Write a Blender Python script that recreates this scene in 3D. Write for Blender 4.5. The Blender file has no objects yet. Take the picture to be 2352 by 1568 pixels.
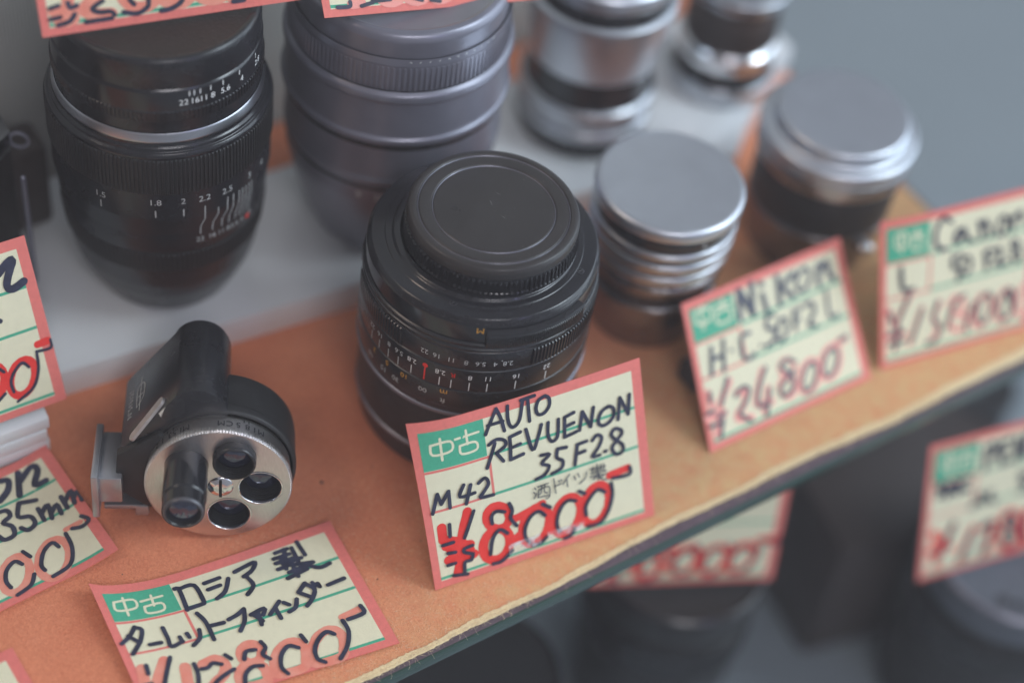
import bpy, bmesh, math, random
from mathutils import Vector, Matrix
from math import sin, cos, pi, radians, hypot, atan2
S = bpy.context.scene
COL = S.collection
# ---------------------------------------------------------------- camera
cam_d = bpy.data.cameras.new('camera'); cam = bpy.data.objects.new('camera', cam_d); COL.objects.link(cam)
_R = Vector((0.83631, -0.53714, 0.11044)); _U = Vector((0.34243, 0.66884, 0.65989)); _F = Vector((0.42832, 0.51407, -0.74314))
cam.matrix_world = Matrix(((_R[0], _U[0], -_F[0], -0.21416), (_R[1], _U[1], -_F[1], -0.25704), (_R[2], _U[2], -_F[2], 0.37157), (0, 0, 0, 1)))
cam_d.sensor_width = 36.0; cam_d.lens = 36.0 * 4200 / 2352
cam_d.clip_start = 0.01; cam_d.clip_end = 20
cam_d.dof.use_dof = True; cam_d.dof.focus_distance = 0.434; cam_d.dof.aperture_fstop = 3.4; cam_d.dof.aperture_blades = 0
S.camera = cam
# ---------------------------------------------------------------- world and lamps
W = bpy.data.worlds.new('World'); S.world = W; W.use_nodes = True
nt = W.node_tree; nt.nodes.clear()
wo = nt.nodes.new('ShaderNodeOutputWorld'); bg = nt.nodes.new('ShaderNodeBackground'); tc = nt.nodes.new('ShaderNodeTexCoord')
dp = nt.nodes.new('ShaderNodeVectorMath'); dp.operation = 'DOT_PRODUCT'; dp.inputs[1].default_value = Vector((0.88, -0.40, 0.24)).normalized()
cr = nt.nodes.new('ShaderNodeValToRGB')
cr.color_ramp.elements[0].position = 0.0; cr.color_ramp.elements[0].color = (0.30, 0.235, 0.215, 1)
cr.color_ramp.elements[1].position = 0.96; cr.color_ramp.elements[1].color = (4.6, 5.4, 6.2, 1)
e_ = cr.color_ramp.elements.new(0.55); e_.color = (0.32, 0.33, 0.37, 1)
e_ = cr.color_ramp.elements.new(0.915); e_.color = (0.48, 0.54, 0.62, 1)
mp = nt.nodes.new('ShaderNodeMapRange'); mp.inputs[1].default_value = -1; mp.inputs[2].default_value = 1
nt.links.new(tc.outputs['Generated'], dp.inputs[0]); nt.links.new(dp.outputs['Value'], mp.inputs[0])
nt.links.new(mp.outputs[0], cr.inputs[0]); nt.links.new(cr.outputs[0], bg.inputs[0]); bg.inputs[1].default_value = 0.56
nt.links.new(bg.outputs[0], wo.inputs[0])
def area(name, loc, target, size, power, color, sy=None):
    d = bpy.data.lights.new(name, 'AREA'); d.energy = power; d.color = color; d.size = size
    if sy: d.shape = 'RECTANGLE'; d.size_y = sy
    o = bpy.data.objects.new(name, d); COL.objects.link(o); o.location = loc
    o.rotation_euler = (Vector(target) - Vector(loc)).to_track_quat('-Z', 'Y').to_euler(); return o
area('window_daylight', (0.80, -0.72, 0.95), (0.02, 0, 0), 0.42, 10.0, (0.80, 0.92, 1.0), 0.75)
area('violet_shop_sign_light', (0.10, -1.0, 0.62), (0, 0, 0.03), 0.10, 0.45, (0.50, 0.48, 1.0), 0.35)  # added violet lamp for purple streaks on the barrels; no such source seen
area('front_daylight', (-0.35, -1.1, 1.1), (-0.02, 0, 0), 0.5, 6.0, (0.97, 0.95, 1.0), 0.3)
area('shop_ceiling_lamp', (-0.7, 0.35, 0.9), (-0.05, 0.02, 0), 0.35, 4.0, (1.0, 0.80, 0.66))
S.view_settings.view_transform = 'Standard'; S.view_settings.look = 'None'
S.view_settings.exposure = 0.0; S.view_settings.gamma = 1.0
MM = 0.001
def build_haze():  # added haze volume standing in for the window's reflection veil, not real air
    m = bpy.data.materials.new('milky_air'); m.use_nodes = True; n = m.node_tree; n.nodes.clear()
    o = n.nodes.new('ShaderNodeOutputMaterial'); v = n.nodes.new('ShaderNodeVolumePrincipled'); v.inputs['Color'].default_value = (0.96, 0.93, 0.97, 1)
    v.inputs['Density'].default_value = HAZE; v.inputs['Anisotropy'].default_value = 0.2; n.links.new(v.outputs[0], o.inputs['Volume'])
    me = bpy.data.meshes.new('haze'); x0, x1, y0, y1, z0, z1 = -1.4, 2.0, -1.6, 1.7, -1.15, 1.4
    me.from_pydata([(x, y, z) for z in (z0, z1) for x, y in ((x0, y0), (x1, y0), (x1, y1), (x0, y1))], [], [(3, 2, 1, 0), (4, 5, 6, 7), (0, 1, 5, 4), (1, 2, 6, 5), (2, 3, 7, 6), (3, 0, 4, 7)])
    me.materials.append(m); h = bpy.data.objects.new('haze', me); COL.objects.link(h); h['kind'] = 'stuff'
HAZE = 0.155
build_haze()
rnd = random.Random(7)
# ---------------------------------------------------------------- materials
def node_mat(name):
    m = bpy.data.materials.new(name); m.use_nodes = True; n = m.node_tree; b = n.nodes['Principled BSDF']; return m, n, b
def mat(name, col, rough=0.5, metal=0.0, var=0.15, scale=400.0, bump=0.0, bscale=1500.0, rvar=0.1, spec=0.5, col2=None, dust=0.0, stretch=None, coat=0.0):
    m, n, b = node_mat(name)
    L = n.links
    tc = n.nodes.new('ShaderNodeTexCoord'); src = tc.outputs['Object']
    if stretch:
        mpn = n.nodes.new('ShaderNodeMapping'); mpn.inputs['Scale'].default_value = stretch; L.new(src, mpn.inputs[0]); src = mpn.outputs[0]
    nz = n.nodes.new('ShaderNodeTexNoise'); nz.inputs['Scale'].default_value = scale; nz.inputs['Detail'].default_value = 5
    L.new(src, nz.inputs[0])
    mx = n.nodes.new('ShaderNodeMix'); mx.data_type = 'RGBA'
    c2 = col2 if col2 else tuple(min(1, c * (1 + 2 * var)) for c in col)
    c1 = tuple(c * (1 - var) for c in col) if not col2 else col
    mx.inputs[6].default_value = (*c1, 1); mx.inputs[7].default_value = (*c2, 1)
    L.new(nz.outputs[0], mx.inputs[0]); out = mx.outputs[2]
    if dust > 0:
        nd = n.nodes.new('ShaderNodeTexNoise'); nd.inputs['Scale'].default_value = 2600; nd.inputs['Detail'].default_value = 2; L.new(tc.outputs['Object'], nd.inputs[0])
        rr = n.nodes.new('ShaderNodeMapRange'); rr.inputs[1].default_value = 0.70; rr.inputs[2].default_value = 0.80; rr.inputs[4].default_value = dust; L.new(nd.outputs[0], rr.inputs[0])
        m2 = n.nodes.new('ShaderNodeMix'); m2.data_type = 'RGBA'; m2.inputs[7].default_value = (0.45, 0.42, 0.38, 1)
        L.new(out, m2.inputs[6]); L.new(rr.outputs[0], m2.inputs[0]); out = m2.outputs[2]
    L.new(out, b.inputs['Base Color'])
    r2 = n.nodes.new('ShaderNodeMapRange'); r2.inputs[3].default_value = max(0.02, rough - rvar); r2.inputs[4].default_value = min(1, rough + rvar)
    nz2 = n.nodes.new('ShaderNodeTexNoise'); nz2.inputs['Scale'].default_value = 120; nz2.inputs['Detail'].default_value = 6; L.new(tc.outputs['Object'], nz2.inputs[0])
    L.new(nz2.outputs[0], r2.inputs[0]); L.new(r2.outputs[0], b.inputs['Roughness'])
    b.inputs['Metallic'].default_value = metal; b.inputs['Specular IOR Level'].default_value = spec
    if coat: b.inputs['Coat Weight'].default_value = coat; b.inputs['Coat Roughness'].default_value = 0.15
    if bump > 0:
        nb = n.nodes.new('ShaderNodeTexNoise'); nb.inputs['Scale'].default_value = bscale; nb.inputs['Detail'].default_value = 3; L.new(src, nb.inputs[0])
        bp = n.nodes.new('ShaderNodeBump'); bp.inputs['Strength'].default_value = bump; bp.inputs['Distance'].default_value = 0.0003
        L.new(nb.outputs[0], bp.inputs['Height']); L.new(bp.outputs[0], b.inputs['Normal'])
    return m
M = {}
M['black'] = mat('black_anodised_metal', (0.016, 0.016, 0.019), 0.26, 0, 0.25, 300, 0.05, 3000, 0.08, 0.55, dust=0.10)
M['black_gloss'] = mat('black_gloss_enamel', (0.014, 0.014, 0.017), 0.19, 0, 0.25, 300, 0.03, 3000, 0.06, 0.6, dust=0.12)
M['black_matt'] = mat('black_matt_plastic', (0.018, 0.018, 0.019), 0.50, 0, 0.25, 300, 0.08, 3500, 0.08, 0.45, dust=0.28)
M['cap_plastic'] = mat('rear_cap_plastic', (0.030, 0.027, 0.027), 0.33, 0, 0.35, 60, 0.06, 2500, 0.14, 0.5, dust=0.35)
M['leather'] = mat('black_leatherette', (0.020, 0.017, 0.016), 0.50, 0, 0.4, 900, 1.0, 1300, 0.08, 0.5)
M['grip'] = mat('black_rubber_grip', (0.017, 0.017, 0.019), 0.42, 0, 0.3, 900, 1.0, 1500, 0.08, 0.5)
M['worn'] = mat('worn_bare_edge', (0.10, 0.10, 0.11), 0.35, 0.6, 0.6, 900, 0.2, 3000)
M['gunmetal'] = mat('satin_gunmetal', (0.21, 0.21, 0.255), 0.33, 0.45, 0.15, 120, 0.02, 2000, 0.06, 0.6)  # satin metal; on the back-centre barrel its grey is a painted reflection veil
M['gunmetal_dark'] = mat('dark_slate_plastic', (0.09, 0.105, 0.13), 0.42, 0, 0.2, 300, 0.3, 2500, 0.08, 0.5)
M['chrome'] = mat('satin_chrome', (0.52, 0.54, 0.58), 0.30, 1.0, 0.08, 200, 0.04, 2500, 0.06)
M['bright_chrome'] = mat('bright_chrome', (0.80, 0.80, 0.82), 0.12, 1.0, 0.05, 200, 0.0, 2500, 0.04)
M['alu'] = mat('brushed_aluminium', (0.72, 0.70, 0.69), 0.32, 1.0, 0.10, 500, 0.25, 900, 0.08, stretch=(6, 1, 1))
M['cap_alu'] = mat('matt_aluminium_cap', (0.60, 0.63, 0.68), 0.36, 0.9, 0.08, 90, 0.0, 900, 0.06)
M['white_mark'] = mat('white_engraving', (0.85, 0.86, 0.83), 0.6)
M['dim_mark'] = mat('faded_white_engraving', (0.50, 0.51, 0.50), 0.6)
M['yellow_mark'] = mat('yellow_engraving', (0.75, 0.38, 0.04), 0.6)
M['red_mark'] = mat('red_engraving', (0.85, 0.03, 0.02), 0.5)
M['dark_mark'] = mat('dark_engraving', (0.03, 0.03, 0.035), 0.5)
M['hole'] = mat('matt_black_interior', (0.006, 0.006, 0.007), 0.6, spec=0.2)
M['foot'] = mat('smoky_plastic', (0.13, 0.10, 0.09), 0.4)
M['wall'] = None
# paper
M['tag_red'] = mat('salmon_printed_card', (0.76, 0.20, 0.17), 0.55, 0, 0.10, 900, 0.15, 2500, spec=0.3)
M['tag_cream'] = mat('cream_card', (0.78, 0.74, 0.53), 0.55, 0, 0.05, 700, 0.15, 2500, spec=0.3)
M['tag_green'] = mat('green_printed_card', (0.075, 0.40, 0.25), 0.55, 0, 0.12, 1200, 0.1, 2500, spec=0.3)
M['ink'] = mat('black_marker_ink', (0.016, 0.018, 0.034), 0.42, 0, 1.4, 500, 0.1, 2500, spec=0.45)
M['ink_red'] = mat('red_marker_ink', (0.74, 0.020, 0.018), 0.45, 0, 0.15, 260, 0.1, 2500, spec=0.4, col2=(0.93, 0.075, 0.06))
M['ink_pink'] = mat('faded_red_marker_ink', (0.80, 0.17, 0.11), 0.5, 0, 0.2, 260, 0.1, 2500, spec=0.4, col2=(0.90, 0.44, 0.33))
M['ink_faint'] = mat('faint_red_marker_ink', (0.86, 0.33, 0.28), 0.5, 0, 0.1, 220, 0.1, 2500, spec=0.4)
M['white_paper'] = mat('white_paper', (0.78, 0.79, 0.80), 0.22, 0, 0.03, 60, 0.03, 300, spec=0.6, coat=0.6)
M['dark_chrome'] = mat('tarnished_dark_chrome', (0.26, 0.25, 0.26), 0.25, 1.0, 0.12, 200, 0.05, 2500, 0.06)
M['pale_chrome'] = mat('pale_worn_chrome', (0.46, 0.47, 0.50), 0.34, 0.8, 0.12, 200, 0.05, 2500, 0.06)
M['lever'] = mat('worn_metal_lever', (0.50, 0.48, 0.47), 0.5, 0.7, 0.2, 500, 0.2, 900)
def felt_mat():
    m, n, b = node_mat('orange_felt'); L = n.links; N = n.nodes
    tc = N.new('ShaderNodeTexCoord')
    a = N.new('ShaderNodeTexNoise'); a.inputs['Scale'].default_value = 1900; a.inputs['Detail'].default_value = 6; a.inputs['Distortion'].default_value = 1.0
    c = N.new('ShaderNodeTexNoise'); c.inputs['Scale'].default_value = 30; c.inputs['Detail'].default_value = 6
    d = N.new('ShaderNodeTexNoise'); d.inputs['Scale'].default_value = 260; d.inputs['Detail'].default_value = 4
    for k in (a, c, d): L.new(tc.outputs['Object'], k.inputs[0])
    r = N.new('ShaderNodeValToRGB'); r.color_ramp.elements[0].position = 0.32; r.color_ramp.elements[0].color = (0.60, 0.145, 0.068, 1)
    r.color_ramp.elements[1].position = 0.70; r.color_ramp.elements[1].color = (0.95, 0.37, 0.20, 1)
    ad = N.new('ShaderNodeMath'); ad.operation = 'MULTIPLY_ADD'; ad.inputs[1].default_value = 0.5; L.new(a.outputs[0], ad.inputs[0])
    a2 = N.new('ShaderNodeMath'); a2.operation = 'MULTIPLY_ADD'; a2.inputs[1].default_value = 0.42; a2.inputs[2].default_value = 0.04; L.new(c.outputs[0], a2.inputs[0]); L.new(a2.outputs[0], ad.inputs[2])
    L.new(ad.outputs[0], r.inputs[0])
    # paler tan to front and right: bleached edge, with window light painted in
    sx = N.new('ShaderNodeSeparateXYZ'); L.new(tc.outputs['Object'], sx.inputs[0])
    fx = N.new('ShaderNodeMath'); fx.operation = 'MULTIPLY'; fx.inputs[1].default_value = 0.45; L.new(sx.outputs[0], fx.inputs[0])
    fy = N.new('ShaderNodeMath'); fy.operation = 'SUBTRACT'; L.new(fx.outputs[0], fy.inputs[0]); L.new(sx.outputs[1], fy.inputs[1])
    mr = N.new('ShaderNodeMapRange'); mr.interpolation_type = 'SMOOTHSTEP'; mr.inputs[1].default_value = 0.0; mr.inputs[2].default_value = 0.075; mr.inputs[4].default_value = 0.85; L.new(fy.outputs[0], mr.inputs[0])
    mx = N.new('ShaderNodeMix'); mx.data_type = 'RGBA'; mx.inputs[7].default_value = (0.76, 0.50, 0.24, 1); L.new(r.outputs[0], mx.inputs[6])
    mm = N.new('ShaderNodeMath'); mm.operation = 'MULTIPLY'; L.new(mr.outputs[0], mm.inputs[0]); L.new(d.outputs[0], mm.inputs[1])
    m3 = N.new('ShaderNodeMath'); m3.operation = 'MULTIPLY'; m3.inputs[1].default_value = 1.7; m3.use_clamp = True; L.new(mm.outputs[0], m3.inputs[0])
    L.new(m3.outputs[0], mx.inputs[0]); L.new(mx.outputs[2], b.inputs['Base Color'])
    b.inputs['Roughness'].default_value = 0.95; b.inputs['Specular IOR Level'].default_value = 0.15
    b.inputs['Sheen Weight'].default_value = 0.25; b.inputs['Sheen Roughness'].default_value = 0.6; b.inputs['Sheen Tint'].default_value = (1, 0.75, 0.55, 1)
    bp = N.new('ShaderNodeBump'); bp.inputs['Strength'].default_value = 0.9; bp.inputs['Distance'].default_value = 0.0004; L.new(a.outputs[0], bp.inputs['Height'])
    L.new(bp.outputs[0], b.inputs['Normal']); return m
M['felt'] = felt_mat()
M['felt_edge'] = mat('pale_felt_cut_edge', (0.80, 0.60, 0.36), 0.95, 0, 0.2, 900, 0.8, 2500, spec=0.1)
M['fibre'] = mat('felt_fibre', (0.85, 0.66, 0.45), 0.8, spec=0.2)
M['glass_top'] = mat('glass_shelf_top', (0.10, 0.07, 0.085), 0.10, 0, 0.3, 300, 0.0, spec=0.6)
M['glass_edge'] = mat('green_glass_edge', (0.025, 0.055, 0.045), 0.10, 0, 0.3, 150, 0.03, 600, 0.05, 0.7, stretch=(0.3, 1, 3))
M['floor'] = mat('blue_grey_board', (0.26, 0.31, 0.34), 0.6, 0, 0.06, 12, 0.05, 400)
M['far'] = mat('grey_green_panel', (0.22, 0.26, 0.27), 0.7, 0, 0.08, 4)
M['brown'] = mat('dark_brown_leather', (0.045, 0.033, 0.030), 0.5, 0, 0.25, 200, 0.5, 700)
def weave_mat():
    m, n, b = node_mat('grey_woven_cloth'); L = n.links; N = n.nodes
    tc = N.new('ShaderNodeTexCoord')
    def wv(d):
        w = N.new('ShaderNodeTexWave'); w.wave_type = 'BANDS'; w.bands_direction = d; w.inputs['Scale'].default_value = 330; w.inputs['Distortion'].default_value = 1.0; w.inputs['Detail'].default_value = 2; w.inputs['Detail Scale'].default_value = 2
        L.new(tc.outputs['Object'], w.inputs[0]); return w
    a, c = wv('X'), wv('Z')
    mu = N.new('ShaderNodeMath'); mu.operation = 'MULTIPLY'; L.new(a.outputs['Fac'], mu.inputs[0]); L.new(c.outputs['Fac'], mu.inputs[1])
    mx = N.new('ShaderNodeMix'); mx.data_type = 'RGBA'; mx.inputs[6].default_value = (0.36, 0.355, 0.335, 1); mx.inputs[7].default_value = (0.66, 0.64, 0.60, 1)
    L.new(mu.outputs[0], mx.inputs[0]); L.new(mx.outputs[2], b.inputs['Base Color']); b.inputs['Roughness'].default_value = 0.9
    bp = N.new('ShaderNodeBump'); bp.inputs['Strength'].default_value = 0.5; bp.inputs['Distance'].default_value = 0.0003; L.new(mu.outputs[0], bp.inputs['Height']); L.new(bp.outputs[0], b.inputs['Normal'])
    return m
M['wall'] = weave_mat()
def glass_mat(name, col=(0.35, 0.4, 0.5)):
    m, n, b = node_mat(name); b.inputs['Base Color'].default_value = (*col, 1); b.inputs['Roughness'].default_value = 0.03
    b.inputs['Specular IOR Level'].default_value = 1.0; b.inputs['Coat Weight'].default_value = 1.0; b.inputs['Coat Tint'].default_value = (0.7, 0.8, 1, 1)
    return m
M['lens_glass'] = glass_mat('coated_lens_glass', (0.03, 0.03, 0.045))
def tape_mat():
    m, n, b = node_mat('clear_tape'); b.inputs['Base Color'].default_value = (0.85, 0.85, 0.88, 1); b.inputs['Roughness'].default_value = 0.2
    N = n.nodes; tc = N.new('ShaderNodeTexCoord'); z = N.new('ShaderNodeTexNoise'); z.inputs['Scale'].default_value = 500; n.links.new(tc.outputs['Object'], z.inputs[0])
    r = N.new('ShaderNodeMapRange'); r.inputs[1].default_value = 0.45; r.inputs[2].default_value = 0.68; r.inputs[3].default_value = 0.14; r.inputs[4].default_value = 0.60
    n.links.new(z.outputs[0], r.inputs[0]); n.links.new(r.outputs[0], b.inputs['Alpha']); return m
M['tape'] = tape_mat()
# ---------------------------------------------------------------- mesh helpers
class MB:
    """collects vertices, faces and materials of ONE mesh"""
    def __init__(s): s.v = []; s.f = []; s.m = []; s.mats = []; s.sm = []
    def mi(s, m):
        if m not in s.mats: s.mats.append(m)
        return s.mats.index(m)
    def add(s, vs, fs, m, smooth=True):
        o = len(s.v); s.v += [tuple(p) for p in vs]; i = s.mi(m)
        for f in fs: s.f.append([o + k for k in f]); s.m.append(i); s.sm.append(smooth)
    def build(s, name, parent=None, loc=None, sharp=35):
        me = bpy.data.meshes.new(name); me.from_pydata(s.v, [], s.f); me.update()
        for m in s.mats: me.materials.append(M[m] if isinstance(m, str) else m)
        me.polygons.foreach_set('material_index', s.m); me.polygons.foreach_set('use_smooth', s.sm)
        me.set_sharp_from_angle(angle=radians(sharp))
        o = bpy.data.objects.new(name, me); COL.objects.link(o)
        if parent: o.parent = parent
        if loc: o.location = loc
        return o
def empty(name, loc=(0, 0, 0), rz=0):
    o = bpy.data.objects.new(name, None); COL.objects.link(o); o.location = loc; o.rotation_euler = (0, 0, rz); o.empty_display_size = 0.01; return o
def tag(o, label, cat, group=None):
    o['label'] = label; o['category'] = cat
    if group: o['group'] = group
    return o
def struct(o): o['kind'] = 'structure'; return o
def rounded(prof, rad=0.3):
    """bevel the corners of a (r, z) profile given in mm"""
    out = [prof[0]]
    for a, b, c in zip(prof, prof[1:], prof[2:]):
        la = hypot(a[0] - b[0], a[1] - b[1]); lc = hypot(c[0] - b[0], c[1] - b[1])
        t = min(rad, la * 0.4, lc * 0.4)
        if t < 0.02 or la == 0 or lc == 0: out.append(b); continue
        p = (b[0] + (a[0] - b[0]) * t / la, b[1] + (a[1] - b[1]) * t / la); q = (b[0] + (c[0] - b[0]) * t / lc, b[1] + (c[1] - b[1]) * t / lc)
        out += [p, ((p[0] + q[0] + 2 * b[0]) / 4, (p[1] + q[1] + 2 * b[1]) / 4), q]
    out.append(prof[-1]); return out
def lathe(mb, prof, m, seg=128, rad=0.25, cx=0, cy=0, smooth=True):
    """profile of (r, z) in mm turned about z; r == 0 closes it"""
    pr = rounded(prof, rad); vs = []; fs = []
    for r, z in pr:
        r = max(r, 0.001)
        for k in range(seg):
            a = 2 * pi * k / seg; vs.append(((cx + r * cos(a)) * MM, (cy + r * sin(a)) * MM, z * MM))
    for i in range(len(pr) - 1):
        for k in range(seg):
            k2 = (k + 1) % seg; fs.append((i * seg + k, i * seg + k2, (i + 1) * seg + k2, (i + 1) * seg + k))
    for i, flip in ((0, True), (len(pr) - 1, False)):
        if pr[i][0] <= 0.001: continue
    mb.add(vs, fs, m, smooth)
def knurl(mb, r0, r1, z0, z1, m, n=160, depth=0.35, a0=0, a1=360, duty=0.5, closed=True, slant=0):
    """ring of fine vertical ridges between z0 and z1 (mm); may cover only the arc a0..a1"""
    vs = []; fs = []; full = abs(a1 - a0) >= 359.9
    cols = []
    for k in range(n):
        for t, d in ((0.0, 0), (duty * 0.72, 0), (duty, depth), (0.94, depth)):
            a = radians(a0 + (a1 - a0) * (k + t) / n); cols.append((a, d))
    for a, d in cols:
        for zz, rr, dd in ((z0, r0, depth), (z0 + 0.25, r0, d), (z1 - 0.25, r1, d), (z1, r1, depth)):
            aa = a + slant * (zz - z0)
            vs.append(((rr - dd) * cos(aa) * MM, (rr - dd) * sin(aa) * MM, zz * MM))
    nc = len(cols)
    for i in range(nc if full else nc - 1):
        j = (i + 1) % nc
        for q in range(3): fs.append((i * 4 + q, j * 4 + q, j * 4 + q + 1, i * 4 + q + 1))
    mb.add(vs, fs, m, False)
def box(mb, x0, x1, y0, y1, z0, z1, m, bev=0.0, tf=None):
    """bevelled box, mm"""
    bm = bmesh.new(); bmesh.ops.create_cube(bm, size=1)
    for v in bm.verts: v.co = Vector(((x0 + x1) / 2 + v.co.x * (x1 - x0), (y0 + y1) / 2 + v.co.y * (y1 - y0), (z0 + z1) / 2 + v.co.z * (z1 - z0)))
    if bev > 0: bmesh.ops.bevel(bm, geom=bm.edges[:], offset=bev, segments=2, affect='EDGES', profile=0.5)
    vs = [v.co.copy() for v in bm.verts]; fs = [[v.index for v in f.verts] for f in bm.faces]; bm.verts.index_update(); fs = [[v.index for v in f.verts] for f in bm.faces]
    if tf: vs = [tf(*v) for v in vs]
    else: vs = [v * MM for v in vs]
    bm.free(); mb.add(vs, fs, m, True)
def prism(mb, poly, z0, z1, m, bev=0.0, tf=None, top=None):
    """extrude a 2D polygon (mm)"""
    bm = bmesh.new(); a = [bm.verts.new((x, y, z0)) for x, y in poly]; f = bm.faces.new(a)
    r = bmesh.ops.extrude_face_region(bm, geom=[f])
    for g in r['geom']:
        if isinstance(g, bmesh.types.BMVert): g.co.z = z1
    bmesh.ops.recalc_face_normals(bm, faces=bm.faces[:])
    if bev > 0: bmesh.ops.bevel(bm, geom=bm.edges[:], offset=bev, segments=2, affect='EDGES', profile=0.5)
    bm.verts.index_update(); vs = [v.co.copy() for v in bm.verts]; fs = [[v.index for v in f.verts] for f in bm.faces]; bm.free()
    vs = [tf(*v) for v in vs] if tf else [v * MM for v in vs]
    mb.add(vs, fs, m, True)
_tc = {}
def text2d(s, size):
    """letters as a flat triangle mesh centred on (0, 0), cap height about 0.72*size"""
    k = (s, size)
    if k in _tc: return _tc[k]
    cu = bpy.data.curves.new('t', 'FONT'); cu.body = s; cu.size = size; cu.align_x = 'CENTER'; cu.align_y = 'CENTER'; cu.resolution_u = 3
    o = bpy.data.objects.new('t', cu); me = o.to_mesh()
    r = ([(v.co.x, v.co.y) for v in me.vertices], [list(p.vertices) for p in me.polygons])
    o.to_mesh_clear(); bpy.data.objects.remove(o); bpy.data.curves.remove(cu); _tc[k] = r; return r
def ctext(mb, s, size, ang, z, r, m, flip=False, r2=None, z2=None, bold=0.0):
    """wrap lettering round a barrel: centre angle in degrees, height z (mm); flip = upside down"""
    vs, fs = text2d(s, size); sg = -1 if flip else 1; out = []
    for x, y in vs:
        x *= sg; y *= sg; a = radians(ang) + x / r; rr = r + 0.04
        if r2 is not None: rr = r + (r2 - r) * ((z + y) - z) / (z2 - z) + 0.04
        out.append((rr * cos(a) * MM, rr * sin(a) * MM, (z + y) * MM))
    mb.add(out, fs, m, False)
def ctick(mb, ang, z0, z1, r, m, w=0.25, ra=None, ang2=None):
    ra = r if ra is None else ra; ang2 = ang if ang2 is None else ang2
    out = []
    for a, z, rr in ((ang, z0, r), (ang2, z1, ra)):
        for s in (-1, 1):
            t = radians(a) + s * w / 2 / rr; out.append(((rr + 0.04) * cos(t) * MM, (rr + 0.04) * sin(t) * MM, z * MM))
    mb.add(out, [(0, 1, 3, 2)], m, False)
def disc(mb, x, y, z, r, m, seg=24):
    mb.add([((x + r * cos(2 * pi * k / seg)) * MM, (y + r * sin(2 * pi * k / seg)) * MM, z * MM) for k in range(seg)], [list(range(seg))], m, False)
TAGS={
 'finder':((-0.13516,-0.05911,0.00050),(0.98798,-0.15437,0.00832),(0.06122,0.99804,0.01301),0.0601,0.0384),
 'L2':((-0.18225,-0.01833,0.00100),(0.99765,0.06853,0.00000),(-0.06589,0.99783,0.00000),0.0600,0.0372),
 'L3':((-0.21314,-0.06789,0.00100),(0.99998,-0.00582,0.00000),(-0.03021,0.99954,0.00000),0.0600,0.0415),
 'main':((-0.06041,-0.05942,0.00020),(0.99304,-0.11776,0.00000),(0.01986,0.41523,0.90950),0.0614,0.0451),
 'nikon':((0.02571,-0.05724,0.00020),(1.00000,0.00067,-0.00000),(0.19354,0.77686,0.59920),0.0561,0.0399),
 'canon':((0.08617,-0.05625,0.00020),(0.98824,-0.15291,0.00000),(0.14601,0.47747,0.86643),0.0513,0.0421),
 'L1':((-0.17730,0.02450,0.01590),(0.99950,0.00965,-0.03019),(0.02224,0.46506,0.88500),0.0600,0.0435),
 'U1':((-0.10320,0.05590,0.10000),(0.97710,-0.21259,0.00871),(0.08581,0.43118,0.89817),0.0600,0.0435),
 'U2':((-0.03940,0.04090,0.09500),(0.97972,-0.17525,-0.09711),(0.19737,0.76080,0.61825),0.0600,0.0435),
 'PEN':((0.09717,-0.08884,-0.06920),(0.98156,-0.19115,-0.00000),(0.03340,0.31919,0.94710),0.0576,0.0493),
 'LOW':((0.00805,-0.04242,-0.06950),(0.90045,-0.43497,0.00000),(0.10761,0.22277,0.96891),0.0560,0.0480),
}
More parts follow.
